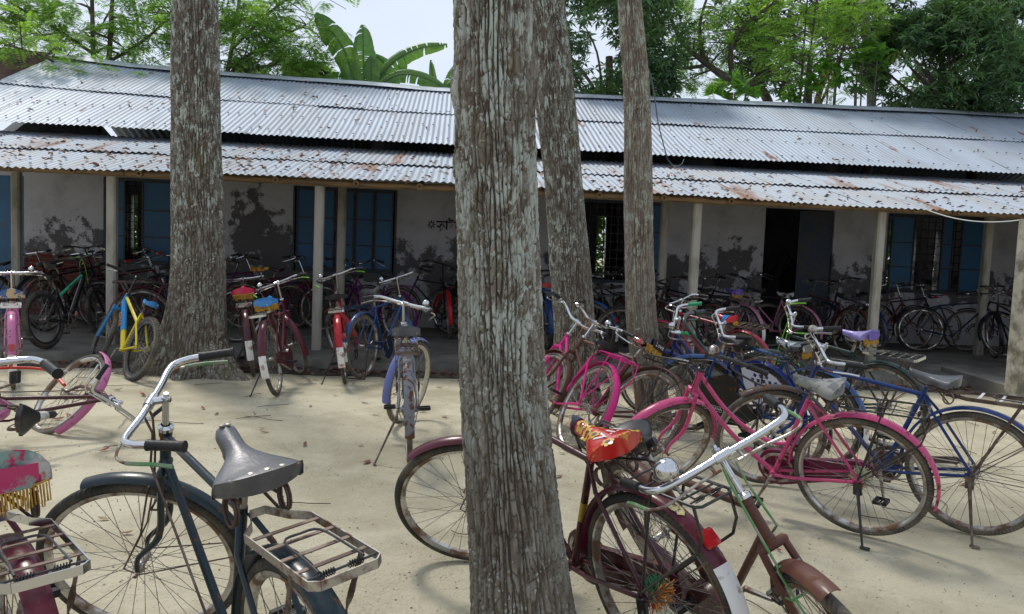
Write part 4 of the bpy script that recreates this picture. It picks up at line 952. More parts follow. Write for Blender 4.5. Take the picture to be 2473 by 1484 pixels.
# ================================================================== trees
def bark_mat(name, base, base2, lichen, lo, hi, moss_=(.16, .17, .10), mossamt=.62, zg=.10):
    m = bpy.data.materials.new(name); m.use_nodes = True; t = m.node_tree; L = t.links.new; b = t.nodes['Principled BSDF']; b.inputs['Roughness'].default_value = .95; b.inputs['Specular IOR Level'].default_value = .15
    tc = N(t, 'ShaderNodeTexCoord'); mp = N(t, 'ShaderNodeMapping'); mp.inputs['Scale'].default_value = (1, 1, .5); L(tc.outputs['Object'], mp.inputs[0])
    def nz(sc, det, vec, rg_=.65):
        n = N(t, 'ShaderNodeTexNoise'); n.inputs['Scale'].default_value = sc; n.inputs['Detail'].default_value = det; n.inputs['Roughness'].default_value = rg_; L(vec, n.inputs['Vector']); return n.outputs['Fac']
    def mr(v, a, b_):
        r = N(t, 'ShaderNodeMapRange'); r.inputs['From Min'].default_value = a; r.inputs['From Max'].default_value = b_; L(v, r.inputs['Value']); return r.outputs[0]
    def mix(a, bcol, f):
        x = N(t, 'ShaderNodeMix', data_type='RGBA')
        if isinstance(a, tuple): x.inputs['A'].default_value = (*a, 1)
        else: L(a, x.inputs['A'])
        x.inputs['B'].default_value = (*bcol, 1); L(f, x.inputs['Factor']); return x.outputs['Result']
    def mul(a, b_):
        x = N(t, 'ShaderNodeMath', operation='MULTIPLY'); L(a, x.inputs[0]); L(b_, x.inputs[1]); return x.outputs[0]
    sx_ = N(t, 'ShaderNodeSeparateXYZ'); L(tc.outputs['Object'], sx_.inputs[0])
    def addz(v):
        x = N(t, 'ShaderNodeMath', operation='MULTIPLY_ADD'); L(sx_.outputs['Z'], x.inputs[0]); x.inputs[1].default_value = zg; L(v, x.inputs[2]); y = N(t, 'ShaderNodeMath', operation='SUBTRACT'); L(x.outputs[0], y.inputs[0]); y.inputs[1].default_value = zg*1.25; return y.outputs[0]
    at_ = N(t, 'ShaderNodeAttribute', attribute_name='plate')
    c = mix(base, base2, mr(nz(9, 6, mp.outputs[0]), .40, .62)); c = mix(c, tuple(.74*x+.26*y for x, y in zip(base, lichen)), mul(mr(nz(23, 6, mp.outputs[0]), .42, .55), mr(at_.outputs['Fac'], .25, .75)))
    c = mix(c, moss_, mr(nz(2.2, 5, mp.outputs[0]), mossamt, mossamt+.14))
    pat = mul(mr(nz(15, 8, mp.outputs[0], .68), lo, lo+.03), mr(addz(nz(1.7, 3, tc.outputs['Object'])), hi, hi+.16))
    pat2 = mul(pat, mr(at_.outputs['Fac'], .45, .6))
    spk = mul(mr(nz(46, 3, tc.outputs['Object'], .5), .60, .63), mr(nz(2.6, 3, tc.outputs['Object']), .44, .60))
    c = mix(c, lichen, pat2); c = mix(c, tuple(x*1.05 for x in lichen), mul(spk, mr(at_.outputs['Fac'], .3, .5)))
    L(c, b.inputs['Base Color'])
    bp = N(t, 'ShaderNodeBump'); bp.inputs['Strength'].default_value = .8; bp.inputs['Distance'].default_value = .006; L(nz(70, 6, mp.outputs[0], .7), bp.inputs['Height']); L(bp.outputs[0], b.inputs['Normal'])
    return m
def trunk_mesh(name, path, rad, parent, mat_, na, nz_, furrow=.030, depth=.011, flare=None, seed=0, knob=(), ztop=4.3):
    """path: list of (x,y,z); rad: radius per path point; displaced into long bark plates"""
    P_ = smooth_path([Vector(p) for p in path], 12); rr = np.interp(np.linspace(0, 1, len(P_)), np.linspace(0, 1, len(rad)), rad)
    zs = np.array([p.z for p in P_]); zz = np.concatenate([np.linspace(zs[0], ztop, int(nz_*.9)), np.linspace(ztop, zs[-1], nz_-int(nz_*.9)+1)[1:]])
    px = np.interp(zz, zs, [p.x for p in P_]); py = np.interp(zz, zs, [p.y for p in P_]); pr = np.interp(zz, zs, rr)
    r0 = float(np.mean(pr)); Fq = r0/furrow; Nf = round(2*PI*r0/(furrow*1.05)); V = []; A = []
    for k in range(nz_):
        z = float(zz[k]); r = float(pr[k])
        for i in range(na):
            a = 2*PI*i/na; ca, sa = math.cos(a), math.sin(a)
            wx = mnoise.noise(Vector((ca*2.2, sa*2.2, z*3.2+seed))); wz = mnoise.noise(Vector((ca*6+5, sa*6, z*9+seed)))
            n1 = mnoise.noise(Vector((ca*Fq + wx*.5 + wz*.22 + seed, sa*Fq + wx*.5 - wz*.2, z*2.6 + wz*.25)))
            n2 = mnoise.noise(Vector((ca*Fq*.9 + 9 + wz, sa*Fq*.9 + seed, z*21.0 + wx)))
            n3 = mnoise.noise(Vector((ca*Fq*2.6, sa*Fq*2.6, z*34+wz))) + .6*mnoise.noise(Vector((ca*Fq*6, sa*Fq*6, z*80)))
            ph = i/na*Nf + 1.1*mnoise.noise(Vector((ca*2.6, sa*2.6, z*1.9+seed))) + .42*mnoise.noise(Vector((ca*Fq*.9, sa*Fq*.9, z*7+seed))); dl = abs((ph % 1)-.5)*2; keep = mnoise.noise(Vector((ca*Fq*.7+3, sa*Fq*.7, z*4.5+seed)))
            crack = min(1., abs(n1)/.13, (1-dl)/.38 + max(0, keep)*1.6); crack = crack*crack*(3-2*crack); c2 = min(1., abs(n2)/.10)
            h = (crack-1)*depth - (1-c2)*depth*.62*crack + n3*.0034 + .012*r0/.17*mnoise.noise(Vector((ca*1.2, sa*1.2, z*1.1+seed)))
            rr_ = r + h
            if flare: rr_ += flare(a, z)
            for (ka, kz, ks, kh) in knob:
                da = (a-ka+PI) % (2*PI)-PI; q = (da*r/ks)**2 + ((z-kz)/(ks*1.4))**2; rr_ += kh*math.exp(-q)*(1-.6*math.exp(-q*5))
            V.append((px[k]+ca*rr_, py[k]+sa*rr_, z)); A.append(crack*(.4+.6*c2))
    F = [(k*na+i, k*na+(i+1) % na, (k+1)*na+(i+1) % na, (k+1)*na+i) for k in range(nz_-1) for i in range(na)]
    o = mesh_np(name, V, F, mat_, parent, smooth=True)
    at_ = o.data.attributes.new('plate', 'FLOAT', 'POINT'); at_.data.foreach_set('value', np.array(A, dtype=np.float32)); return o
def leaf_mat(name, c, c2, trans=.35, rough=.45, rand=.35, s=1.5):
    m = pm(name, c, c2, scale=s, lo=.4, hi=.62, rough=rough, rand=rand, spec=.4)
    t = m.node_tree; b = t.nodes['Principled BSDF']; tr = N(t, 'ShaderNodeBsdfTranslucent'); src = [l for l in t.links if l.to_socket == b.inputs['Base Color']][0].from_socket
    g = N(t, 'ShaderNodeMix', data_type='RGBA', blend_type='MULTIPLY'); g.inputs['Factor'].default_value = 1; t.links.new(src, g.inputs['A']); g.inputs['B'].default_value = (1.45, 1.6, .75, 1); t.links.new(g.outputs['Result'], tr.inputs[0])
    mx = N(t, 'ShaderNodeMixShader'); mx.inputs[0].default_value = trans; o = t.nodes['Material Output']; t.links.new(b.outputs[0], mx.inputs[1]); t.links.new(tr.outputs[0], mx.inputs[2]); t.links.new(mx.outputs[0], o.inputs[0]); return m
lf_feather = leaf_mat('feathery_leaf', (.22, .35, .075), (.13, .24, .055), .48)
lf_mango = leaf_mat('mango_leaf', (.07, .14, .07), (.12, .21, .075), .3, .33)
lf_dark = leaf_mat('dark_leaf', (.022, .052, .032), (.04, .085, .04), .15, .4)
lf_banana = leaf_mat('banana_leaf', (.085, .18, .055), (.12, .22, .05), .38, .42, .12)
lf_shrub = leaf_mat('broad_leaf', (.10, .24, .03), (.07, .17, .025), .4, .4)
lf_yellow = leaf_mat('blossom', (.42, .42, .14), (.3, .35, .08), .3, .6)
lf_crown = leaf_mat('mahogany_leaf', (.04, .10, .025), (.07, .15, .03), .35, .4)
bark1 = bark_mat('grey_bark', (.180, .148, .114), (.118, .092, .070), (.39, .41, .365), .50, .42)
bark2 = bark_mat('dark_bark', (.14, .112, .085), (.088, .068, .052), (.40, .43, .38), .53, .45, (.13, .115, .05), .58)
bark3 = bark_mat('pale_bark', (.22, .178, .138), (.145, .108, .082), (.36, .37, .31), .52, .43, (.15, .088, .062), .56)
bark_b = pm('branch_bark', (.075, .058, .042), (.13, .11, .085), scale=6, rough=.9, bump=.3, bscale=30)
palm_b = pm('palm_trunk_bark', (.30, .30, .26), (.17, .18, .14), scale=6, rough=.9, stretch=(1, 1, 4), bump=.3, bscale=20)
def quads(base, d, nrm, Ln, Wd, fold=.12, droop=.0):
    """leaf blades: arrays of base points, unit directions, unit normals"""
    base, d, nrm = (np.asarray(x, dtype=np.float32) for x in (base, d, nrm)); Ln = np.asarray(Ln, dtype=np.float32).reshape(-1, 1); Wd = np.asarray(Wd, dtype=np.float32).reshape(-1, 1)
    side = np.cross(d, nrm); side /= np.linalg.norm(side, axis=1, keepdims=True)+1e-9
    mid = base + d*Ln*.45
    v = np.stack([base, mid + side*Wd/2 + nrm*Wd*fold, base + d*Ln - nrm*Ln*droop, mid - side*Wd/2 + nrm*Wd*fold], 1).reshape(-1, 3)
    f = np.arange(len(v)).reshape(-1, 4); return v, f
def rand_unit(rg, n):
    v = rg.normal(size=(n, 3)); return v/np.linalg.norm(v, axis=1, keepdims=True)
def whorls(rg, centers, per, Ln, Wd, droop=.5, up=None):
    n = len(centers); c = np.repeat(centers, per, 0); k = np.tile(np.arange(per), n); a = 2*PI*k/per + np.repeat(rg.uniform(0, 6.28, n), per) + rg.uniform(-.3, .3, n*per)
    ax = rand_unit(rg, n)*.55 + np.array([0, 0, .8]); ax /= np.linalg.norm(ax, axis=1, keepdims=True); ax = np.repeat(ax, per, 0)
    u = np.cross(ax, np.array([.3, .9, .2])); u /= np.linalg.norm(u, axis=1, keepdims=True); v = np.cross(ax, u)
    rad = u*np.cos(a)[:, None] + v*np.sin(a)[:, None]
    d = rad*.85 + ax*rg.uniform(-.2, .6, n*per)[:, None] - np.array([0, 0, 1])*droop*rg.uniform(.3, 1., n*per)[:, None]; d /= np.linalg.norm(d, axis=1, keepdims=True)
    nr = ax - d*np.sum(ax*d, 1, keepdims=True); nr /= np.linalg.norm(nr, axis=1, keepdims=True)+1e-9
    L_ = Ln*rg.uniform(.7, 1.15, n*per); return quads(c + rad*.01, d, nr, L_, L_*Wd, .15, .12)
def fronds(rg, base, d, length, pairs, plen, pwid):
    """feathery compound leaves: rachis with rows of narrow leaflets"""
    n = len(base); up = np.tile(np.array([0, 0, 1.]), (n, 1)) + rand_unit(rg, n)*.35; side = np.cross(d, up); side /= np.linalg.norm(side, axis=1, keepdims=True); nr = np.cross(side, d)
    V = []; F = []; off = 0
    for j in range(pairs):
        t = (j+1.)/pairs; p = base + d*length[:, None]*t - np.array([0, 0, 1])*(length*.22*t*t)[:, None]
        for s in (-1, 1):
            dd = side*s*.9 + d*.42 - np.array([0, 0, 1])*.10 + rand_unit(rg, n)*.12; dd /= np.linalg.norm(dd, axis=1, keepdims=True)
            ln = plen*(.55+.9*math.sin(PI*min(1, t*.93+.05)))*rg.uniform(.8, 1.15, n)
            v, f = quads(p, dd, nr, ln, ln*pwid, .08, .05); V.append(v); F.append(f+off); off += len(v)
    return np.vstack(V), np.vstack(F)
def in_blob(rg, n, c, r, seed, thr=0., shell=.35):
    out = []
    while len(out) < n:
        p = rand_unit(rg, 1)[0]*(rg.uniform(shell**3, 1)**(1/3)); q = Vector((p[0]*r[0]*1.1+c[0], p[1]*r[1]*1.1+c[1], p[2]*r[2]*1.1+c[2]))
        if mnoise.noise(q*.9+Vector((seed, 0, 0)))+.35*mnoise.noise(q*2.3) > thr: out.append(q)
    return np.array(out, dtype=np.float32)
def limbs(m, base, tips, r0, r1, wob, seed):
    rg = random.Random(seed)
    for tp in tips:
        a = Vector(base); b_ = Vector(tp); mid = [a.lerp(b_, t) + Vector((rg.uniform(-wob, wob), rg.uniform(-wob, wob), rg.uniform(-.3*wob, wob)*math.sin(PI*t))) for t in (.33, .66)]
        pts = smooth_path([a]+mid+[b_], 4); m.tube(pts, [r0+(r1-r0)*i/(len(pts)-1) for i in range(len(pts))], 6)
# ---- the four trunks in the yard
def yard_tree(label, path, rad, mat_, na, nz_, seed, furrow=.03, depth=.011, flare=None, knob=(), ztop=4.3):
    e = empty('tree', (0, 0, 0)); tag(e, label, 'tree', 'trees standing in the bicycle yard')
    o = trunk_mesh('trunk', path, rad, e, mat_, na, nz_, furrow, depth, flare, seed, knob, ztop)
    top = Vector(path[-1]); rg = np.random.default_rng(seed+20); m = MB(); tips = [top + Vector((1.6*math.cos(a), 1.6*math.sin(a), rg.uniform(1.0, 2.2))) for a in [k*1.26+seed for k in range(5)]]
    limbs(m, top-Vector((0, 0, .15)), tips, rad[-1]*.55, .02, .15, seed); m.build('limbs', bark_b, e)
    c = in_blob(rg, 120, top + Vector((0, 0, 2.0)), (2.4, 2.4, 1.3), seed, .02); v, f = whorls(rg, c, 8, .16, .34, .5); mesh_np('crown', v, f, lf_crown, e)
    base = Vector(path[0]); e.location = (base.x, base.y, 0)
    for ch in e.children: ch.location = (-base.x, -base.y, 0)
    return e
def at0(x, y, Y): return tuple(at(x, y, Y))
def trk(pts, Y0, Y1=None):
    out = []; n = len(pts)
    for i, (x, y) in enumerate(pts): out.append(at0(x, y, Y0 + ((Y1 or Y0)-Y0)*i/(n-1)))
    return out
def ext(path, top=6.6):
    a, b_ = Vector(path[-2]), Vector(path[-1]); d = (b_-a).normalized(); k = (top-b_.z)/max(.3, d.z); return path + [tuple(b_ + d*k*.5), tuple(b_+d*k)]
def gz(p): return (p[0], p[1], -.06)
# centre trunk
pa = trk([(1262, 1500), (1246, 1300), (1228, 1100), (1212, 900), (1204, 700), (1198, 480), (1194, 240), (1192, 0)], 2.62)
b0 = Vector(pa[0]); pa = [(b0.x+.028, b0.y, -.08)] + pa
def fl2(a, z): return .045*math.exp(-(max(0, z)/.22)) * (1 + .5*math.sin(3*a+1))
yard_tree('thick grey trunk with pale lichen flakes in the middle foreground, nearest of four trees', ext(pa), [.180, .172, .160, .150, .144, .139, .136, .134, .129, .12, .11], bark1, 380, 760, 3, .0175, .019, fl2, [(-.05, 2.06, .045, .028), (PI+.35, 2.02, .04, .02), (PI+.2, 1.76, .03, .012)], 2.75)
# left trunk with root flare
pa = trk([(470, 905), (476, 800), (480, 640), (476, 480), (474, 320), (471, 160), (470, 0)], 8.55)
def fl1(a, z):
    k = math.exp(-(max(0, z)/.26)); lobes = max(0, .45 + .45*math.cos(5*(a+.35)) + .3*math.cos(3*a+2)); return .34*k*lobes*lobes + .055*math.exp(-max(0, z)/.9)
yard_tree('stout dark trunk with spreading roots at the veranda edge, left side of the yard', ext([gz(pa[0])]+pa), [.30, .295, .285, .27, .262, .258, .25, .242, .235, .2, .17], bark2, 280, 560, 7, .027, .023, fl1)
# leaning trunk behind the centre one
pa = trk([(1388, 985), (1387, 800), (1377, 640), (1364, 480), (1345, 280), (1329, 120), (1316, 0)], 8.0)
yard_tree('leaning furrowed trunk just right of and behind the thick centre trunk', ext([gz(pa[0])]+pa), [.26, .24, .215, .205, .20, .20, .20, .195, .19, .17, .15], bark2, 230, 520, 11, .023, .019, lambda a, z: .06*math.exp(-max(0, z)/.2))
# slender pale trunk
pa = trk([(1582, 1030), (1560, 860), (1548, 760), (1543, 600), (1541, 440), (1540, 330), (1536, 200), (1526, 80), (1519, -20)], 6.85)
yard_tree('slender pale brown trunk right of the leaning one, with a cable hanging beside it', ext([gz(pa[0])]+pa), [.155, .145, .137, .133, .127, .122, .117, .112, .108, .102, .09, .08], bark3, 220, 520, 15, .019, .015, lambda a, z: .03*math.exp(-max(0, z)/.2))
# ---- trees beyond the roof
def feather_tree(label, base, mains, seed, n, rad=.10, blob=None, mat_=lf_feather, flen=.50, group='feathery trees beyond the roof'):
    e = empty('feathery_tree', (base[0], base[1], 0)); tag(e, label, 'tree', group); B = Vector((base[0], base[1], 0)); rg = np.random.default_rng(seed); m = MB(); tips = []
    for path, r0, r1 in mains:
        pts = smooth_path([Vector(p)-B for p in path], 5); m.tube(pts, [r0+(r1-r0)*i/(len(pts)-1) for i in range(len(pts))], 7)
        for i in range(len(pts)//3, len(pts)):
            for k in range(2):
                if rg.random() < .75:
                    dd = Vector((rg.normal(), rg.normal()*.8, rg.normal()*.45+.12)).normalized(); l = rg.uniform(.5, 1.25); q = pts[i]+dd*l
                    m.tube(smooth_path([pts[i], pts[i].lerp(q, .5)+Vector((0, 0, .08)), q+Vector((0, 0, -.04))], 3), [max(.012, r1*.8)]*3+[.006]*4, 4); tips += [q, pts[i].lerp(q, .75), pts[i].lerp(q, .5)]
    m.build('trunk', bark_b, e)
    T = np.array(tips)
    if len(T)*3 < n: n = int(n*.8)
    if blob: 
        for c, r, k in blob: T = np.vstack([T, in_blob(rg, k, Vector(c)-B, r, seed, -.02, .2)])
    idx = rg.integers(0, len(T), n); c = T[idx] + rg.normal(size=(n, 3))*np.array([.16, .16, .10]); d = rand_unit(rg, n)*np.array([1, 1, .38]); d /= np.linalg.norm(d, axis=1, keepdims=True)
    v, f = fronds(rg, c, d, flen*rg.uniform(.6, 1.1, n), 12, .092, .25); mesh_np('crown', v, f, mat_, e); return e
Yb = 17.0
feather_tree('bright feathery tree reaching over the far left end of the tin roof', at(235, 300, Yb), [
    ([at(235, 320, Yb), at(262, 150, Yb), at(270, 20, Yb), at(280, -90, Yb)], .07, .03), ([at(235, 320, Yb), at(225, 130, Yb), at(222, 0, Yb), at(215, -80, Yb)], .06, .03),
    ([at(235, 320, Yb), at(160, 140, Yb), at(60, 70, Yb), at(-40, 30, Yb)], .05, .02), ([at(262, 190, Yb), at(180, 175, Yb-1), at(90, 130, Yb-2), at(10, 110, Yb-2.5)], .03, .012),
    ([at(262, 150, Yb), at(330, 110, Yb), at(390, 60, Yb), at(430, 0, Yb)], .04, .015), ([at(225, 130, Yb), at(120, 60, Yb), at(30, 10, Yb), at(-30, -30, Yb)], .04, .015)], 31, 1300, blob=[(at(90, 75, Yb), (1.3, 1., .65), 60), (at(330, 60, Yb), (1.2, 1., .7), 50), (at(250, 170, Yb-1.6), (.9, .6, .25), 18), (at(30, -20, Yb), (1.2, 1, .6), 40)])
feather_tree('bright feathery tree between the left trunk and the banana plants', at(520, 300, Yb), [
    ([at(520, 320, Yb), at(560, 175, Yb), at(640, 110, Yb), at(740, 60, Yb)], .05, .018), ([at(520, 320, Yb), at(575, 190, Yb), at(650, 160, Yb), at(760, 150, Yb)], .04, .015),
    ([at(520, 320, Yb), at(560, 120, Yb), at(575, 20, Yb), at(590, -90, Yb)], .06, .02), ([at(520, 320, Yb), at(470, 120, Yb), at(440, 20, Yb), at(430, -60, Yb)], .05, .02), ([at(560, 120, Yb), at(640, 40, Yb), at(700, -10, Yb), at(730, -60, Yb)], .035, .015)], 32, 1300, blob=[(at(620, 60, Yb), (1.3, 1., .8), 70), (at(720, 130, Yb), (.8, .7, .5), 40), (at(760, 175, Yb), (.45, .5, .25), 22), (at(440, 80, Yb), (.9, 1, .6), 30)])
def leafy_tree(name, label, base, crown, seed, n, mat_, Ln, Wd, per=8, stem=None, group='broad-leaved trees beyond the roof', thr=.0, droop=.55):
    e = empty(name, (base[0], base[1], 0)); tag(e, label, 'tree', group); B = Vector((base[0], base[1], 0)); rg = np.random.default_rng(seed); m = MB()
    pts = smooth_path([Vector((0, 0, -.05)), Vector((.1, 0, 1.5)), Vector(crown[0][0])-B-Vector((0, 0, crown[0][1][2]*.4))], 5); m.tube(pts, [.16-.008*i for i in range(len(pts))], 8)
    C = []
    for c, r, k in crown:
        q = in_blob(rg, int(n*k), Vector(c)-B, r, seed, thr, .30); C.append(q)
        limbs(m, pts[-3], [q[i] for i in range(0, min(len(q), 60), 10)], .05, .012, .15, seed)
    C = np.vstack(C); m.build('trunk', bark_b, e); v, f = whorls(rg, C, per, Ln, Wd, droop); mesh_np('crown', v, f, mat_, e); return e
Ym = 18.0
leafy_tree('mango_tree', 'dense dark green mango tree behind the roof between the leaning and the slender trunk', at(1480, 300, Ym), [(at(1475, 60, Ym), (1.7, 1.5, 1.75), 1.0), (at(1590, 200, Ym), (.45, .6, .4), .07)], 41, 1500, lf_mango, .21, .27)
leafy_tree('mango_tree', 'large mango tree filling the top right corner behind the roof', at(2360, 330, Ym), [(at(2350, 150, Ym), (2.25, 1.6, 1.25), 1.0), (at(2330, 40, Ym+.5), (1.0, 1., .7), .25), (at(2460, 60, Ym+.5), (.7, 1., .9), .2), (at(2200, 120, Ym), (.8, .9, .5), .18)], 42, 1700, lf_mango, .21, .27)
leafy_tree('dark_tree', 'very dark leafy tree standing behind the feathery branches, right of centre', at(1950, 330, 24), [(at(1960, 70, 24), (2.9, 1.6, 1.9), 1.0), (at(2100, -10, 23), (1.1, 1., 1.), .3)], 43, 1300, lf_dark, .24, .32, thr=.12)
leafy_tree('dark_tree', 'small dark leafy tree low on the roofline beside the banana plants', at(690, 330, 19), [(at(660, 180, 19), (.9, .8, .4), 1.0), (at(760, 185, 19), (.5, .6, .25), .5)], 44, 260, lf_dark, .2, .3)
feather_tree('old rain tree with crooked bare limbs and feathery sprays right of the slender trunk', at(1860, 330, 19), [
    ([at(1870, 340, 19), at(1845, 225, 19), at(1760, 190, 19), at(1700, 150, 19), at(1640, 90, 19), at(1600, -20, 19)], .13, .03), ([at(1770, 195, 19), at(1765, 120, 19), at(1800, 60, 19), at(1880, 0, 19)], .08, .025),
    ([at(1700, 160, 19), at(1640, 165, 19), at(1600, 150, 19), at(1560, 120, 19)], .05, .015), ([at(1700, 150, 19), at(1690, 60, 19), at(1720, -40, 19)], .06, .02),
    ([at(1800, 210, 19), at(1880, 160, 19), at(1960, 120, 19), at(2040, 60, 19)], .05, .015)], 33, 800, blob=[(at(1700, 30, 19), (1.4, 1., .8), 60), (at(1860, 60, 19), (1.0, 1., .7), 40), (at(2000, 30, 19), (1.2, 1., .45), 30), (at(1650, 170, 19), (.6, .6, .25), 8)], group='feathery trees beyond the roof')
feather_tree('young feathery tree with thin upright stems in front of the palm trunk', at(1940, 330, 18), [
    ([at(1925, 330, 18), at(1935, 200, 18), at(1942, 100, 18), at(1952, -30, 18)], .035, .015), ([at(1930, 330, 18), at(1950, 180, 18), at(1965, 60, 18), at(1975, -30, 18)], .03, .014),
    ([at(2010, 330, 18), at(2020, 190, 18), at(2045, 80, 18), at(2070, -20, 18)], .035, .015), ([at(1950, 240, 18), at(2000, 150, 18), at(2060, 70, 18), at(2110, 0, 18)], .02, .01)], 34, 430, blob=[(at(2060, 60, 18), (.9, .8, .5), 30), (at(1930, 120, 18), (.6, .6, .6), 16)])
# palm trunk
e = empty('palm', (0, 0, 0)); b0 = at(2098, 420, 18.6); e.location = (b0.x, b0.y, 0); tag(e, 'straight pale palm trunk rising behind the roof in front of the right mango tree', 'palm')
m = MB(); pts = [Vector((b0.x, b0.y, 0)), at(2104, 260, 18.6), at(2098, 150, 18.6), at(2090, 60, 18.6), at(2084, -60, 18.6), at(2080, -260, 18.6)]; pts = smooth_path(pts, 10)
m.tube([p-Vector((b0.x, b0.y, 0)) for p in pts], [.10+.006*(i % 2) for i in range(len(pts))], 10); m.build('trunk', palm_b, e)
rg = np.random.default_rng(3); n = 14; top = pts[-1]-Vector((b0.x, b0.y, 0)); d = np.array([[math.cos(k*.45), math.sin(k*.45), .5] for k in range(n)]); d /= np.linalg.norm(d, axis=1, keepdims=True)
v, f = fronds(rg, np.tile(np.array(top), (n, 1)), d, np.full(n, 1.8), 26, .42, .08); mesh_np('crown', v, f, lf_crown, e)
# fan palm low on the roofline
e = empty('palm', tuple(at(1765, 330, 21))); e.location.z = 0; tag(e, 'small fan palm showing its spiky leaf just above the ridge', 'palm'); B = e.location
m = MB(); m.tube([Vector((0, 0, 0)), at(1765, 225, 21)-B], .07, 8); m.build('trunk', bark_b, e)
V = []; 
for (x, y, r) in ((1765, 190, .55), (1725, 215, .4), (1800, 215, .4)):
    c = at(x, y, 21)-B; k = 26; bs = np.tile(np.array(c-Vector((0, 0, r*.3))), (k, 1)); d = np.array([[math.cos(a), -.25, math.sin(a)] for a in np.linspace(-.3, PI+.3, k)]); d /= np.linalg.norm(d, axis=1, keepdims=True); nn = np.tile(np.array([0, -1., .1]), (k, 1)); v, f = quads(bs, d, nn, np.full(k, r), np.full(k, r*.13)); V.append(v)
v = np.vstack(V); mesh_np('crown', v, np.arange(len(v)).reshape(-1, 4), lf_shrub, e)
# bananas
def banana_blade(m, base, pts, wid, tears, seed, fold=.25):
    """a long leaf along pts (midrib) with a V section and torn edges"""
    rg = random.Random(seed); P_ = smooth_path(pts, 10); n = len(P_); vs = []; fs = []; nv = 0
    for s in (-1, 1):
        row = []; cuts = {int(n*rg.uniform(.15, .95)) for _ in range(tears)}
        for i in range(n):
            t = i/(n-1); d = (P_[min(i+1, n-1)]-P_[max(i-1, 0)]).normalized(); view = Vector((.05, -1, .12)); side = d.cross(view).normalized()*s; nr = side.cross(d)*s
            w_ = wid*(math.sin(PI*min(1, .06+t*.94))**.55 if t < .97 else .25)*(.96+.08*rg.random())
            e1 = P_[i] + side*w_*.55 + Vector((0, .05, 0))*fold*w_*4; e2 = P_[i] + side*w_ + Vector((0, .12, -.20*w_*2))*fold*2
            row.append((P_[i], e1, e2, i in cuts))
        for i in range(n-1):
            a, b_, c_, cut = row[i]; a2, b2, c2, _ = row[i+1]
            if cut: b2 = b_.lerp(b2, .55); c2 = c_.lerp(c2, .35)
            k = len(vs); vs += [a, b_, b2, a2, b_, c_, c2, b2]; fs += [(k, k+1, k+2, k+3), (k+4, k+5, k+6, k+7)]
    m.add(vs, fs); m.tube(P_, [.028*(1-.8*i/n) for i in range(n)], 5)
Yn = 16.9
def banana(label, bx, stems, blades, seed):
    b0 = at(bx, 300, Yn); e = empty('banana_plant', (b0.x, b0.y, 0)); tag(e, label, 'banana plant', 'banana plants behind the ridge'); B = Vector((b0.x, b0.y, 0))
    m = MB()
    for sx, sy in stems: m.tube([Vector((.1*(sx-bx)/100, 0, 0)), at(sx, sy, Yn)-B], [.13, .07], 9)
    m.build('stem', pm('banana_stem', (.14, .17, .06), (.09, .07, .04), scale=4, rough=.6), e)
    for i, (pp, w_, tr_) in enumerate(blades):
        m = MB(); banana_blade(m, None, [at(x, y, Yn + dy)-B for x, y, dy in pp], w_, tr_, seed+i); m.build('leaf', lf_banana, e, ang=50)
banana('banana plant with tall upright and arching leaves left of the thick centre trunk', 880, [(880, 200), (860, 210)], [
    ([(858, 215, 0), (835, 130, .1), (800, 75, .15), (762, 32, .2)], .26, 2), ([(880, 220, 0), (878, 170, .0), (877, 120, 0), (876, 60, .1)], .27, 8), ([(895, 205, -.1), (896, 170, -.15), (895, 135, -.2)], .18, 2),
    ([(900, 205, .1), (950, 150, .1), (1010, 118, .1), (1080, 108, 0)], .17, 6), ([(905, 200, .2), (935, 165, .3), (900, 130, .3)], .16, 2), ([(905, 212, 0), (965, 180, -.1), (1030, 190, -.2), (1085, 222, -.3)], .15, 4), ([(866, 215, .1), (840, 200, 0), (812, 212, -.1)], .12, 2), ([(930, 220, .2), (965, 175, .3), (975, 130, .3)], .12, 1), ([(855, 215, .2), (836, 190, .2), (790, 180, .2)], .16, 3)], 50)
banana('second banana plant partly hidden by the left edge of the thick centre trunk', 1075, [(1078, 215)], [
    ([(1078, 222, 0), (1092, 190, 0), (1108, 150, 0)], .16, 2), ([(1075, 225, 0), (1050, 205, .1), (1040, 145, .1)], .09, 1), ([(1078, 225, -.1), (1090, 205, -.2), (1118, 190, -.2)], .12, 1), ([(1070, 222, .1), (1045, 200, .2), (1012, 205, .1)], .12, 3)], 70)
# shrubs on the roofline
def shrub(label, spots, seed, flowers=False):
    b0 = at(spots[0][0], 330, 17.4); e = empty('shrub', (b0.x, b0.y, 0)); tag(e, label, 'shrub', 'bright shrubs above the ridge'); B = Vector((b0.x, b0.y, 0)); rg = np.random.default_rng(seed); m = MB(); C = []
    for x, y, r, k in spots:
        c = at(x, y, 17.4)-B; m.tube(smooth_path([Vector((0, 0, 0)), Vector((c.x*.6, 0, c.z*.6)), c], 4), .018, 5); C.append(in_blob(rg, k, c, (r, r, r*1.1), seed, -.2, 0.))
    m.build('stem', bark_b, e); v, f = whorls(rg, np.vstack(C), 5, .27, .55, .25); mesh_np('foliage', v, f, lf_shrub, e)
    if flowers:
        c = in_blob(rg, 260, at(*flowers[:2], 17.3)-B, (.24, .15, .40), 3, -.5, .5); v, f = whorls(rg, c, 4, .035, .7, .2); mesh_np('blossom', v, f, lf_yellow, e)
shrub('low broad-leaved shrub just above the ridge right of the rain tree', [(1775, 225, .3, 9), (1800, 232, .25, 7)], 61)
shrub('tall broad-leaved shrub with a mass of small yellow blossom above the ridge', [(1985, 165, .18, 6), (2005, 150, .15, 4), (1960, 215, .2, 6), (2020, 185, .2, 6)], 62, (1988, 210))
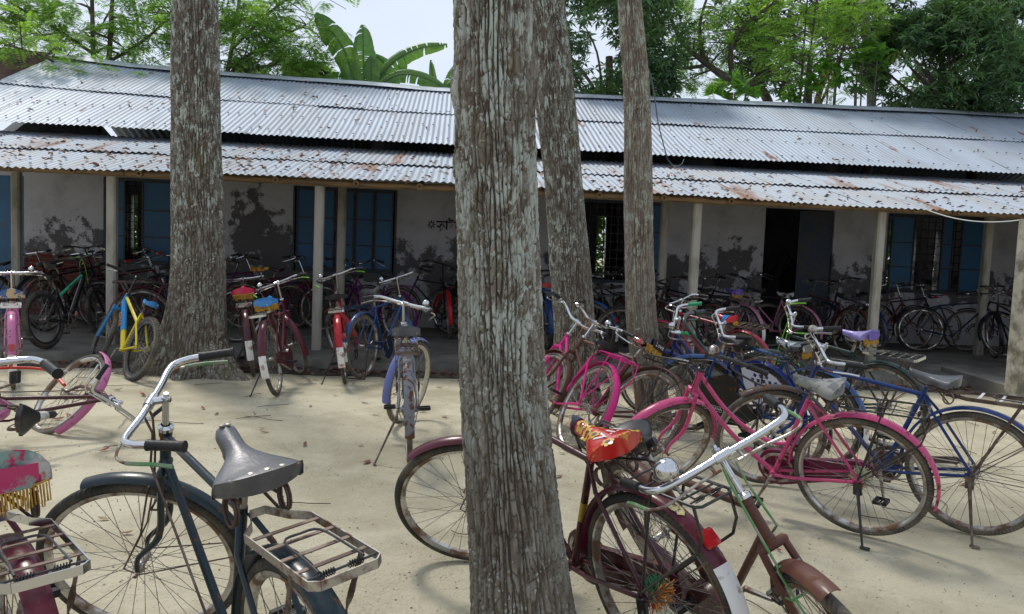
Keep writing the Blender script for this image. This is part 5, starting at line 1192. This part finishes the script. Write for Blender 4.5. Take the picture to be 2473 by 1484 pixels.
shrub('broad-leaved shrub against the palm trunk', [(2085, 125, .22, 8), (2120, 135, .2, 6), (2070, 165, .2, 6), (1915, 225, .22, 8), (2065, 215, .15, 3)], 63)
# a mass of leaves low behind the school, seen through its windows
rg = np.random.default_rng(77); C = np.stack([rg.uniform(-14, 18, 6500), 22 + rg.uniform(0, 1.6, 6500), rg.uniform(.2, 4.2, 6500)**.9], 1); v, f = whorls(rg, C, 6, .30, .45, .5)
tag(mesh_np('hedge_foliage', v, f, lf_shrub), 'sunlit green undergrowth behind the school, glimpsed through its windows', 'undergrowth', kind='stuff')
# ================================================================== the bicycles
def fitw(x, y, lim=2.35):
    q = y*math.cos(BYAW) - x*math.sin(BYAW); w_ = q - 10.16*math.cos(BYAW)
    if w_ <= lim: return x, y
    k = (lim + 10.16*math.cos(BYAW))/q; return x*k, y*k
GY = 'bicycles parked in the sandy yard'; GV = 'bicycles parked under the veranda roof'
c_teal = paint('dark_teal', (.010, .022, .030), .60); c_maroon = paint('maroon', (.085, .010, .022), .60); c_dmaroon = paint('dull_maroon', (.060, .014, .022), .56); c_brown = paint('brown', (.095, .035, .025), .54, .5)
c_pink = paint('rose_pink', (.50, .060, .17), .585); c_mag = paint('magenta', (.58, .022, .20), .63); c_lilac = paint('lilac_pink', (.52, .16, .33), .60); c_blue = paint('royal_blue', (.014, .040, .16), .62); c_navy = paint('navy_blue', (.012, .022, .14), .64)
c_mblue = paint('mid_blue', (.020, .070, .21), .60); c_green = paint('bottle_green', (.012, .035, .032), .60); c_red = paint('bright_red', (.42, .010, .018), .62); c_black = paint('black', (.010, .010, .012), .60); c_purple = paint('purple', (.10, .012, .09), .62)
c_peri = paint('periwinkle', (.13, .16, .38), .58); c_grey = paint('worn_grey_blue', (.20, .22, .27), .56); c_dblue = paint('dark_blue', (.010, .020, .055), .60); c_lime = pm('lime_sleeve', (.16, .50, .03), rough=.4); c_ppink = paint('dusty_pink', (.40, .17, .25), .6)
c_yellow = paint('yellow', (.62, .50, .02), .68); c_sky = paint('sky_blue', (.02, .22, .52), .68); c_mint = paint('mint_green', (.05, .40, .22), .68); s_red = pm('red_sleeve', (.55, .03, .015), rough=.35); s_green = pm('pale_green_sleeve', (.09, .26, .09), (.25, .27, .2), scale=20, rough=.5); g_green = pm('green_grip_rubber', (.01, .30, .11), rough=.6, bump=.4, bscale=120)
s_orange = pm('orange_cable', (.36, .10, .02), rough=.5)
v_red = pm('red_floral_vinyl', (.55, .018, .015), (.60, .32, .05), scale=16, lo=.60, hi=.64, rough=.22, coat=.6); v_denim = pm('dark_blue_cloth', (.02, .035, .06), rough=.8)
v_floral = pm('floral_vinyl', (.55, .55, .50), (.42, .02, .10), scale=9, lo=.50, hi=.55, rough=.32, coat=.4, c3=(.18, .30, .28), s3=7, lo3=.5, hi3=.58); v_floralb = pm('rose_print_vinyl', (.42, .02, .11), (.18, .27, .24), scale=12, lo=.54, hi=.6, rough=.35, coat=.3)
v_blue = pm('blue_vinyl', (.02, .20, .52), (.30, .50, .62), scale=14, lo=.60, hi=.66, rough=.2, coat=.6); v_pinkred = pm('pink_red_vinyl', (.62, .02, .07), (.25, .05, .25), scale=20, lo=.56, hi=.62, rough=.3, coat=.4); v_yel = pm('yellow_red_print', (.60, .45, .02), (.52, .03, .02), scale=9, lo=.48, hi=.52, rough=.4)
v_dark = pm('shiny_black_vinyl', (.015, .012, .014), (.25, .008, .012), scale=8, lo=.52, hi=.58, rough=.15, coat=.8); v_wrap = pm('black_plastic_wrap', (.03, .035, .045), (.40, .42, .45), scale=14, lo=.56, hi=.62, rough=.15, coat=.9, bump=.9, bscale=26, bdist=.01); v_purple = pm('purple_satin', (.20, .16, .42), (.30, .27, .52), scale=6, rough=.38, coat=.2)
v_cloth = pm('grey_cloth_cover', (.23, .235, .215), (.10, .11, .12), scale=10, lo=.46, hi=.5, rough=.7, bump=.6, bscale=30, bdist=.006); v_tan = pm('tan_wrap', (.50, .36, .20), (.03, .10, .26), scale=8, lo=.48, hi=.50, rough=.35, coat=.3); v_rb = pm('red_vinyl', (.50, .01, .025), rough=.25, coat=.5); v_purp2 = pm('violet_cloth', (.10, .06, .30), (.16, .11, .40), scale=20, rough=.6)
l_grey = pm('grey_leather', (.085, .09, .098), (.05, .05, .055), scale=10, rough=.4, bump=.3, bscale=140, coat=.2); l_white = pm('black_white_vinyl', (.45, .45, .44), (.02, .02, .022), scale=6, lo=.5, hi=.53, rough=.35); clover = pm('clover_navy', (.012, .02, .11), rough=.5); sgwhite = pm('skirt_guard_white', (.52, .52, .60), rough=.4)
b_g = pm('green_bristle', (.04, .22, .10), rough=.9); b_o = pm('orange_bristle', (.50, .22, .05), rough=.9); b_r = pm('red_bristle', (.50, .05, .03), rough=.9); b_w = pm('pale_bristle', (.5, .5, .34), rough=.9)
crk = dict(carrier=rusty, cbarm=rusty)
BIKES = {
 'F1': ((-.837, 2.378, 0, 131.0, 7.2, 53.8, .985, .955, 1), dict(bfx=.015, swide=1.16, cw=.088, lod=0, frame=c_teal, guard=c_teal, sleeve=s_green, saddle=grayleather, tilt=17, rivets=True, springm=rusty, coil=.036, skirt=.042, carrier=steel, cbarm=rusty, stand='side', crank=-40, group=GY, fg=(82, 196),
   label='large dark teal roadster with riveted silver saddle, nearest whole bicycle at the lower left')),
 'F2': ((-1.563, 2.317, 0, 133.6, 3, -6, 1.06, .89, 1), dict(lod=0, frame=c_maroon, guard=c_maroon, sleeve=s_red, levm=s_red, saddle=v_floral, cz=.755, fringe=True, panel=v_floralb, puff=.045, swide=1.1, tilt=0, cw=.088, carrier=chrome, cbarm=rusty, stand='side', group=GY,
   label='maroon roadster with rose-print fringed saddle and red brake lever, cut off by the left edge')),
 'F4': ((.276, 3.151, 0, 124.3, 13, 50, 1.03, .89, 1), dict(lod=0, frame=c_dmaroon, guard=c_maroon, flap=True, fl=(144, 178), refa=132, rg=(2, 176), reflector='square', sticker=True, saddle=v_red, puff=.03, swide=1.15, skirt=.026, flowers=True, stext='V.I.P', skirt_cloth=v_denim, cover_trim=v_denim, trim_span=(.095, .2), carrier=blacksteel, ckind='rod', chain=c_dmaroon, case='full', brush=[('rear', 0, (b_g, b_o, b_r))], stand='side', crank=20, group=GY, tilt=7,
   label='dark maroon roadster with red flowered saddle and square reflector, behind the thick trunk')),
 'F5': ((1.005, 2.74, 0, -71, -27, -9, 1.02, .92, 1), dict(lod=0, frame=c_brown, guard=c_brown, sleeve=s_green, rodm=s_green, bell=-1, bells=1.35, saddle=leather, carrier=blacksteel, ckind='rod', chain=c_dmaroon, case='full', crank=10, group=GY, fg=(80, 165),
   label='worn brown roadster with green brake rods and big chrome bell, pointing at the lower right')),
 'R1': ((1.514, 4.627, 0, 145, 17, 57, 1.0, .90, 1), dict(lod=0, kind='ladies', frame=c_pink, guard=c_pink, bar='raised', barm=blacksteel, levm=blacksteel, bell=1, bellm=steel, saddle=v_cloth, puff=.018, tyre=tyre_dusty, carrier=blacksteel, ckind='rod', chain=paint('plum', (.13, .012, .05), .6), case='full', stand='side', brush=[('rear', 0, (b_w, b_w, b_r))], crank=-62, group=GY,
   label='rose pink step-through bicycle with raised black handlebar and grey cloth saddle, right foreground')),
 'R2': ((2.207, 4.752, 0, 138.7, 7, 36.6, .99, .90, 1), dict(lod=0, frame=c_blue, guard=c_blue, fguard=paint('worn_dark_guard', (.05, .045, .045), .5, .6), sleeve=chrome, bell=-1, bellm=steel, saddle=l_grey, carrier=rusty, cbarm=whitepaint, cbars=3, stand='side', standm=rusty, chain=rusty, tyre=tyre_dusty, crank=-100, group=GY, post=c_blue,
   label='royal blue roadster with plain grey leather saddle and rusty carrier, furthest right in the yard')),
 'R3': ((.237, 6.423, 0, 110.3, -26.8, -36, 1.0, .89, 1), dict(lod=1, kind='open', frame=c_mag, guard=c_mag, bar='sport', bell=-1, saddle=leather, carrier=c_mag, ckind='rod', tyre=tyre_dusty, crank=150, group=GY, rg=(20, 190),
   label='magenta step-through bicycle with matching pink carrier, leaning right just past the thick trunk')),
 'R4': ((.50, 6.08, 0, 129, -26, -11, 1.02, .935, 1), dict(lod=1, frame=c_brown, guard=c_brown, bar='sport', bell=-1, cable=s_orange, saddle=v_dark, fringe=True, panel=leather, ptext='Love', puff=.014, carrier=blacksteel, ckind='rod', tyre=tyre_dusty, group=GY, crank=100,
   label='rusty brown bicycle with shiny red and black fringed saddle leaning against the slender trunk')),
 'R5': ((1.748, 6.588, 0, 122.4, 13, 39.3, .99, .89, 1), dict(lod=1, kind='open', frame=c_navy, guard=c_navy, bell=1, grip=g_green, saddle=leather, puff=.01, carrier=blacksteel, ckind='rod', chain=c_black, case='big', ctext='BSA DIANA', dtext='BSA DIANA', dsize=.045, skirt_guard=sgwhite, cloverm=clover, stand='side', group=GY,
   label='navy blue step-through bicycle with green handlebar grips and white clover skirt guard')),
 'R6': ((1.963, 6.191, 0, 126, 7, 49.8, .98, .91, 1), dict(lod=1, frame=c_mblue, guard=c_mblue, flap=True, bell=0, saddle=v_wrap, fringe=True, panel=v_wrap, puff=.01, scope=.55, carrier=blacksteel, ckind='rod', stand='side', group=GY,
   label='blue roadster with yellow-fringed saddle wrapped in black plastic, behind the rose pink bicycle')),
 'R9': ((2.787, 6.845, 0, 124, 11, 43.3, 1.05, .96, 1), dict(lod=1, frame=c_green, guard=c_green, flap=True, sleeve=c_lime, rodm=c_lime, bell=-1, saddle=v_purple, fringe=True, panel=v_purp2, puff=.008, carrier=chrome, cbarm=chrome, stand='side', group=GY, coil=.036, springm=steel, tilt=-3,
   label='bottle green roadster with purple fringed saddle and lime green brake levers')),
 'R10': ((2.296, 9.1, 0, 126, 12, 5, 1.01, .88, 1), dict(lod=1, frame=paint('dull_red', (.26, .02, .04)), guard=paint('dull_red', (.26, .02, .04)), saddle=v_rb, cover_trim=v_blue, trim_span=(-.09, .03), fringe=True, scope=.4, puff=.012, carrier=rusty, tyre=tyre_dusty, stand='side', group=GY,
   label='red bicycle with red and sky-blue saddle, behind the navy bicycle with green grips')),
 'M5': ((-2.282, 8.094, 0, 95.4, 9.9, 33.9, 1.06, .93, 1), dict(lod=1, frame=c_maroon, guard=c_maroon, flap=True, sleeve=c_lime, bell=1, saddle=v_blue, fringe=True, panel=v_blue, puff=.014, swide=1.18, carrier=chrome, chain=c_dmaroon, case='full', stand='side', group=GY, crank=5,
   label='maroon roadster with bright blue fringed saddle, beside the roots of the left trunk')),
 'M6': ((-2.98, 9.1, 0, 108, 8, 0, 1.03, .95, 1), dict(lod=1, frame=c_dmaroon, guard=c_dmaroon, flap=whitepaint, saddle=v_pinkred, fringe=True, puff=.016, swide=1.18, carrier=steel, cbarm=steel, stand='side', group=GY,
   label='maroon bicycle with crimson fringed saddle, between the left trunk and the blue-saddled one')),
 'M8': ((-1.857, 8.890, 0, 100.8, 7.4, 31.2, 1.13, .95, 1), dict(lod=1, frame=c_red, guard=c_red, flap=True, sleeve=c_lime, bell=1, flapsun=True, saddle=leather, swide=1.2, carrier=chrome, cbarm=chrome, stand='side', group=GY,
   label='red roadster with broad black saddle and white mudguard flap before the mossy post')),
 'M9': ((-1.446, 9.232, 0, 70.7, 1, 50, 1.10, .99, 1), dict(lod=1, frame=c_mblue, guard=c_mblue, flap=True, reflector='round', bell=1, saddle=l_grey, carrier=c_dblue, chain=c_dblue, tyre=tyre_dusty, stand='rear', group=GY,
   label='blue roadster with round red reflector on its rear stand, right beside the red roadster')),
 'M10': ((-.763, 5.945, 0, 99.2, 3, -32, 1.04, .925, 1), dict(lod=0, frame=c_grey, guard=paint('rusted_grey', (.17, .18, .20), .52, .6), fguard=c_peri, bell=-1, saddle=l_grey, rim=pm('cream_rim', (.46, .43, .33), RUST, scale=14, lo=.6, hi=.7, rough=.5), carrier=rusty, stand='side', standm=rusty, tyre=tyre_dusty, group=GY, crank=-8, skirt=.05, tilt=0, springm=steel,
   label='worn grey-blue roadster standing alone in the open sand, seen from behind')),
 'M1': ((-4.96, 7.80, 0, 122, 1, 2, 1.05, .90, 1), dict(lod=1, frame=c_lilac, guard=c_lilac, flap=whitepaint, rg=(2, 206), bell=-1, saddle=v_tan, puff=.03, swide=1.1, carrier=whitepaint, cbarm=whitepaint, reflector='square', stand='side', group=GY,
   label='lilac pink roadster with blue and tan wrapped saddle, at the left edge before the veranda')),
 'M2': ((-5.38, 9.70, .12, 86, 8, 8, 1.10, .90, .95), dict(lod=1, kind='mtb', fat=True, bar='flat', barm=blacksteel, frame=c_black, toptube=c_mint, ttext='PHOENIX', guards=False, cable=c_lime, saddle=leather, swide=.75, group=GV, rim=blacksteel,
   label='black and green mountain bicycle with thick knobbly tyres under the left end of the veranda')),
 'M3': ((-4.27, 8.35, 0, 136, -18, -8, 1.13, .88, .95), dict(lod=1, kind='mtb', fat=True, bar='flat', barm=blacksteel, frame=c_yellow, dtube=c_sky, toptube=c_yellow, forkm=c_sky, guards=False, saddle=v_blue, swide=.75, group=GY, rim=blacksteel, tyre=tyre_dusty, grip=rubber, dtext='OKLE', dtextm=pm('orange_lettering', (.6, .2, .02)), dsize=.08,
   label='sky-blue and yellow mountain bicycle leaning by the left trunk')),
 'M7': ((-3.5, 12.0, .12, 8, 4, -9, 1.08, .94, 1), dict(lod=2, frame=c_maroon, guard=c_maroon, bar='sport', saddle=v_yel, puff=.02, group=GV, label='maroon bicycle with yellow and red saddle cover in the shade beside the blue shutters')),
 'D4': ((-4.1, 12.6, .12, 172, 8, -6, 1.07, .96, 1), dict(lod=2, frame=c_purple, guard=c_purple, bell=1, saddle=v_dark, group=GV, label='purplish bicycle with dark red saddle against the wall just right of the left trunk')),
 'M11': ((-2.05, 11.6, .12, 140, 5, -13, 1.08, .93, 1), dict(lod=2, kind='open', frame=c_purple, guard=c_purple, bar='sport', saddle=leather, puff=.012, carrier=c_purple, ckind='rod', group=GV, label='purple step-through bicycle with purple carrier below the closed blue shutters')),
 'M12': ((-1.00, 12.3, .12, 99, 5, -40, 1.10, .92, 1), dict(lod=2, frame=c_black, guard=c_red, barm=blacksteel, saddle=leather, group=GV, label='black bicycle with red mudguards in the shade at the left edge of the thick trunk')),
 'M12b': ((-1.25, 12.7, .12, 190, 8, -8, 1.04, .92, 1), dict(lod=2, frame=c_black, guard=c_black, barm=blacksteel, saddle=leather, group=GV, label='all-black bicycle side-on against the flaking wall below the painted word')),
 'D1': ((-6.20, 11.24, .12, 77, 4, -2, 1.15, .92, 1), dict(lod=2, frame=c_black, guard=c_dmaroon, bar='flat', barm=blacksteel, saddle=leather, group=GV, label='black bicycle crowded behind the green mountain bicycle at the left of the veranda')),
 'D1b': ((-6.55, 11.9, .12, 60, 4, 10, 1.05, .92, 1), dict(lod=2, frame=c_dmaroon, guard=c_black, saddle=leather, group=GV, label='dull maroon bicycle deep in the left corner of the veranda by the brick patch')),
 'D2': ((-5.5, 11.6, .12, 60, 8, 20, 1.05, .92, 1), dict(lod=2, frame=c_maroon, guard=c_maroon, flap=pm('red_white_flap', (.5, .42, .38), (.45, .06, .05), scale=12, rough=.5), grip=s_red, saddle=leather, group=GV, label='maroon bicycle with red grips and a red-white mudguard flap behind the second veranda post')),
 'D3': ((-4.05, 9.95, .12, 40, 8, 0, 1.03, .92, 1), dict(lod=2, frame=c_maroon, guard=c_maroon, carrier=rusty, saddle=leather, group=GV, label='maroon bicycle with rusty carrier in the shade just left of the left trunk')),
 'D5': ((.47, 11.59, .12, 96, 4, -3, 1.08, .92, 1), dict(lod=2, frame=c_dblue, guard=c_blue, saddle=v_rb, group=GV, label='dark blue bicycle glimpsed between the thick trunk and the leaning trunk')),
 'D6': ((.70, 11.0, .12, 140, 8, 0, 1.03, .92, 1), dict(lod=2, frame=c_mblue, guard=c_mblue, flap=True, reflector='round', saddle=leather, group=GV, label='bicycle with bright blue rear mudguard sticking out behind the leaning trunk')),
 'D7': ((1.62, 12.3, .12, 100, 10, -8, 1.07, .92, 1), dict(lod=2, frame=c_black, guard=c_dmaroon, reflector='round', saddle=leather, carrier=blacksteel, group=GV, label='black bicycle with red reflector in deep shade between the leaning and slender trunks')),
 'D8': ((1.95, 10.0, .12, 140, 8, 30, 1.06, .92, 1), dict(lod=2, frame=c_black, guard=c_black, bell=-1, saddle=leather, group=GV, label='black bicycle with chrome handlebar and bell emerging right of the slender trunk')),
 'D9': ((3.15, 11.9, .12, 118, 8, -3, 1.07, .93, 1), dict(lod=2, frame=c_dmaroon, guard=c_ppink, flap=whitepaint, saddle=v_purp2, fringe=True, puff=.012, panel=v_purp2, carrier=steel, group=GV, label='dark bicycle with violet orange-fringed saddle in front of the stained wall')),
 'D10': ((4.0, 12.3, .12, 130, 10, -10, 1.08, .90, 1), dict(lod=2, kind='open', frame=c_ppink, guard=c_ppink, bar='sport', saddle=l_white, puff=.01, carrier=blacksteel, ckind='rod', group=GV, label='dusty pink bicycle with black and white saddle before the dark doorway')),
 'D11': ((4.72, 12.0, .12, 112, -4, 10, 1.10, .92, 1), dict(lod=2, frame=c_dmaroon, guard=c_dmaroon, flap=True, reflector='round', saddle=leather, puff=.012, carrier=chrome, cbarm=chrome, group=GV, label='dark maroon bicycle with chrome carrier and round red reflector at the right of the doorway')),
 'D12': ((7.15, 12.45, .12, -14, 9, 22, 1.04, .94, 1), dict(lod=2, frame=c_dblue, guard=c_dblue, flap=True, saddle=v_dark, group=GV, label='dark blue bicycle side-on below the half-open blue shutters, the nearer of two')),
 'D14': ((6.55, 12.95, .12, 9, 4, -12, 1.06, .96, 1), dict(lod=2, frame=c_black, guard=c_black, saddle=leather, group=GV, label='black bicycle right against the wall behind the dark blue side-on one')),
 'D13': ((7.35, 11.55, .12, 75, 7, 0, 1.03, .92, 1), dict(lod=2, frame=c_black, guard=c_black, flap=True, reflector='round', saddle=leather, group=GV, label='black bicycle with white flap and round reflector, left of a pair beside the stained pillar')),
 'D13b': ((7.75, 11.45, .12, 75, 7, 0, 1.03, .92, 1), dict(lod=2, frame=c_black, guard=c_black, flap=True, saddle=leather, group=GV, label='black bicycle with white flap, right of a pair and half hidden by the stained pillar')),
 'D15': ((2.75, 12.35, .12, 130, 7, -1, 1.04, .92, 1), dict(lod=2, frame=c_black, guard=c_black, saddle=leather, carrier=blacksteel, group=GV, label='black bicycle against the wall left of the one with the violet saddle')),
 'F3': ((-3.80, 5.60, .146, 74, -92, -128, 1.0, .92, 1), dict(lod=0, frame=c_dmaroon, guard=c_lilac, cover_trim=pm('white_tape', (.55, .54, .52), (.3, .28, .26), scale=12, rough=.6), trim_span=(.01, .095), saddle=leather, bell=0, carrier=None, lie=True, tyre=tyre_dusty, crank=-10, group=GY, levm=chrome, sleeve=chrome, label='maroon bicycle lying fallen on its side in the sand at the left')),
}
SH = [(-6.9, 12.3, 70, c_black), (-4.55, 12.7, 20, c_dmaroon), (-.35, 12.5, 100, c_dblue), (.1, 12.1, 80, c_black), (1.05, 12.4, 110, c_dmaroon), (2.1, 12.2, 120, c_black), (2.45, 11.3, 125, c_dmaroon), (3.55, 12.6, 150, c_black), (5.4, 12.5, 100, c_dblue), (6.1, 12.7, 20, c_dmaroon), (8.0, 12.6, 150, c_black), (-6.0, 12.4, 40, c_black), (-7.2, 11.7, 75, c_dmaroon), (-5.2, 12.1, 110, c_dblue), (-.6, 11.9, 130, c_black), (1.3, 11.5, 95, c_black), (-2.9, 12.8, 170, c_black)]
for i, (x_, y_, a_, c_) in enumerate(SH):
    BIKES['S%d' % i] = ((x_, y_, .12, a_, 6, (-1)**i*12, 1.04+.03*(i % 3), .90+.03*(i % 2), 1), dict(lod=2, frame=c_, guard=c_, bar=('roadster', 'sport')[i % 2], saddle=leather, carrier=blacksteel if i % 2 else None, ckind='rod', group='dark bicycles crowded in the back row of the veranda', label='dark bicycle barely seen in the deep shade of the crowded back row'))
for key, (pos, sp) in BIKES.items():
    pos = list(pos)
    if pos[2] > .05 and sp['lod'] == 2: pos[0], pos[1] = fitw(pos[0], pos[1], 2.5)
    bike(pos, sp)
# ================================================================== litter
lfd = [pm('dry_leaf_brown', (.20, .085, .04), (.12, .05, .03), scale=30, rough=.8), pm('dry_leaf_tan', (.34, .22, .13), (.22, .13, .08), scale=30, rough=.8), pm('dry_leaf_red', (.26, .055, .03), (.16, .04, .03), scale=30, rough=.75)]
def leaf_mesh(seed):
    rg = random.Random(seed); m = MB(); n = 7; vs = []; fs = []; curl = rg.uniform(.1, .5); tw = rg.uniform(-.4, .4)
    for i in range(n+1):
        t = i/n; w_ = .018*math.sin(PI*(t*.94+.03))**.8; x = (t-.5)*.085; z = curl*.03*(2*t-1)**2
        for s in (-1, -.5, 0, .5, 1): vs.append((x, s*w_, z + abs(s)*w_*.5*curl*1.3 + s*w_*tw*t + .002))
    q = 5; b0 = len(vs); vs += [(x, y, z-.0008) for x, y, z in vs]
    for i in range(n):
        for j in range(q-1): a = i*q+j; fs += [(a, a+1, a+q+1, a+q), (b0+a, b0+a+q, b0+a+q+1, b0+a+1)]
    m.add(vs, fs); m.tube([(-.07, 0, curl*.03+.002), (-.042, 0, curl*.03+.002)], .0009, 4); return m.mesh('fallen_leaf')
LM = []
for i in range(9): me = leaf_mesh(i); me.materials.append(lfd[i % 3]); LM.append(me)
rg = random.Random(21); cnt = 0
while cnt < 85:
    x, y = rg.uniform(-5.5, 5.5), 2.0 + 7.0*rg.random()**.8
    if abs(x) > y*.66: continue
    o = bpy.data.objects.new('fallen_leaf', LM[rg.randrange(9)]); COL.objects.link(o); o.location = (x, y, .004+.012*mnoise.noise(Vector((x*.8, y*.8, 0))) + .006*mnoise.noise(Vector((x*2.6, y*2.6, 3)))); o.rotation_euler = (rg.uniform(-.25, .25), rg.uniform(-.25, .25), rg.uniform(0, 6.28)); s = rg.uniform(.5, 1.1); o.scale = (s, s*rg.uniform(.7, 1.2), s)
    tag(o, 'small dry brown leaf lying on the trodden sand of the yard', 'leaf', 'dry leaves scattered over the yard'); cnt += 1
twm = pm('dry_twig', (.13, .10, .07), (.07, .05, .035), scale=20, rough=.9)
TM_ = []
for i in range(4):
    m = MB(); l = .13 + .05*i; m.tube(smooth_path([(-l, 0, .004), (-l*.3, .01*(i-1), .006), (l*.4, -.012*(i-2), .005), (l, .008*i, .004)], 4), .0028, 5); me = m.mesh('twig'); me.materials.append(twm); TM_.append(me)
for i in range(46):
    while True:
        x, y = rg.uniform(-4.5, 4.5), 2.2 + 6.4*rg.random()
        if abs(x) < y*.64: break
    o = bpy.data.objects.new('twig', TM_[rg.randrange(4)]); COL.objects.link(o); o.location = (x, y, .004+.012*mnoise.noise(Vector((x*.8, y*.8, 0)))); o.rotation_euler = (0, 0, rg.uniform(0, 6.28)); s = rg.uniform(.35, 1.); o.scale = (s, s, 1)
    tag(o, 'thin dry twig lying on the trodden sand of the yard', 'twig', 'dry twigs scattered over the yard')
def litter(name, label, pts, parent, seed, smin, smax, mt):
    rg = np.random.default_rng(seed); n = len(pts); d = rand_unit(rg, n)*np.array([1, 1, .25]); d /= np.linalg.norm(d, axis=1, keepdims=True); nr = np.tile(np.array([0, 0, 1.]), (n, 1)) + rand_unit(rg, n)*.35; nr -= d*np.sum(nr*d, 1, keepdims=True); nr /= np.linalg.norm(nr, axis=1, keepdims=True)
    l = rg.uniform(smin, smax, n); v, f = quads(np.array(pts), d, nr, l, l*rg.uniform(.35, .6, n), .25, .15); v2 = v - np.repeat(nr, 4, 0).astype(np.float32)*.0012
    o = mesh_np(name, np.vstack([v, v2]), np.vstack([f, f[:, ::-1]+len(v)]), mt, parent); o['kind'] = 'stuff'
    if label: tag(o, label, 'leaf litter')
    return o
rg = random.Random(5); pts = []
for i in range(900):
    u = rg.uniform(-7, 7); w_ = -.90 - abs(rg.gauss(0, .16)); p = bw(u, w_, .012+rg.uniform(0, .02)); pts.append(tuple(p))
litter('leaf_litter', 'band of red-brown dead leaves along the foot of the veranda edge', pts, None, 3, .05, .10, pm('litter_leaf', (.22, .08, .04), (.10, .05, .035), scale=8, rough=.85, rand=.5))
# grit and pebbles in the sand
rn = np.random.default_rng(12); n = 5200; yy = 1.9 + 7.2*rn.random(n)**1.25; xx = (rn.random(n)-.5)*1.36*yy; rr = .0016 + .0042*rn.random(n)**3
oct_ = np.array([[1, 0, 0], [-1, 0, 0], [0, 1, 0], [0, -1, 0], [0, 0, .7], [0, 0, -.7]], dtype=np.float32); of = np.array([[0, 2, 4], [2, 1, 4], [1, 3, 4], [3, 0, 4], [2, 0, 5], [1, 2, 5], [3, 1, 5], [0, 3, 5]])
gz_ = np.array([.012*mnoise.noise(Vector((a*.8, b*.8, 0))) + .006*mnoise.noise(Vector((a*2.6, b*2.6, 3))) - .003 for a, b in zip(xx, yy)])
V = oct_[None]*rr[:, None, None]*(1+.5*rn.random((n, 6, 1))) + np.stack([xx, yy, gz_], 1)[:, None, :]; F = of[None] + 6*np.arange(n)[:, None, None]
tag(mesh_np('grit', V.reshape(-1, 3), F.reshape(-1, 3), pm('grit_stone', (.30, .26, .19), (.10, .08, .06), scale=3, lo=.4, hi=.6, rough=.9, rand=.6)), 'fine grit and crumbs of earth strewn over the sandy yard', 'grit', kind='stuff')
# dark eroded soil under the plinth edge
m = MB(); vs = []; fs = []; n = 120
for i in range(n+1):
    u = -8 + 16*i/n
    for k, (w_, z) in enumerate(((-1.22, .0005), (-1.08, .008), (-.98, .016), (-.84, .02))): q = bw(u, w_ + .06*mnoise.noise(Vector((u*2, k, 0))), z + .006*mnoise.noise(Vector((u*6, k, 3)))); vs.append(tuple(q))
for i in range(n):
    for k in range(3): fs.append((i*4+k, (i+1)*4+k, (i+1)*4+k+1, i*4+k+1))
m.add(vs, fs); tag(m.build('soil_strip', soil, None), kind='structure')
pts = []
for i in range(1700):
    u = rg.uniform(-8.5, 12); up = rg.random() < .16
    dens = mnoise.noise(Vector((u*.45, 3, 0)))
    if up: w_ = rg.uniform(2.4, 6.2); z = 4.80-(6.4-w_)*sl_up+.016; 
    else: w_ = rg.uniform(-.25, 2.2); z = 2.25+(w_+.35)*.241+.016
    if rg.random() > (.75 + .9*dens if u < 3 else .30): continue
    pts.append((u, w_, z))
litter('roof_leaf_litter', None, pts, bld, 4, .05, .13, pm('roof_litter_leaf', (.36, .22, .15), (.20, .10, .06), scale=8, rough=.85, rand=.5))
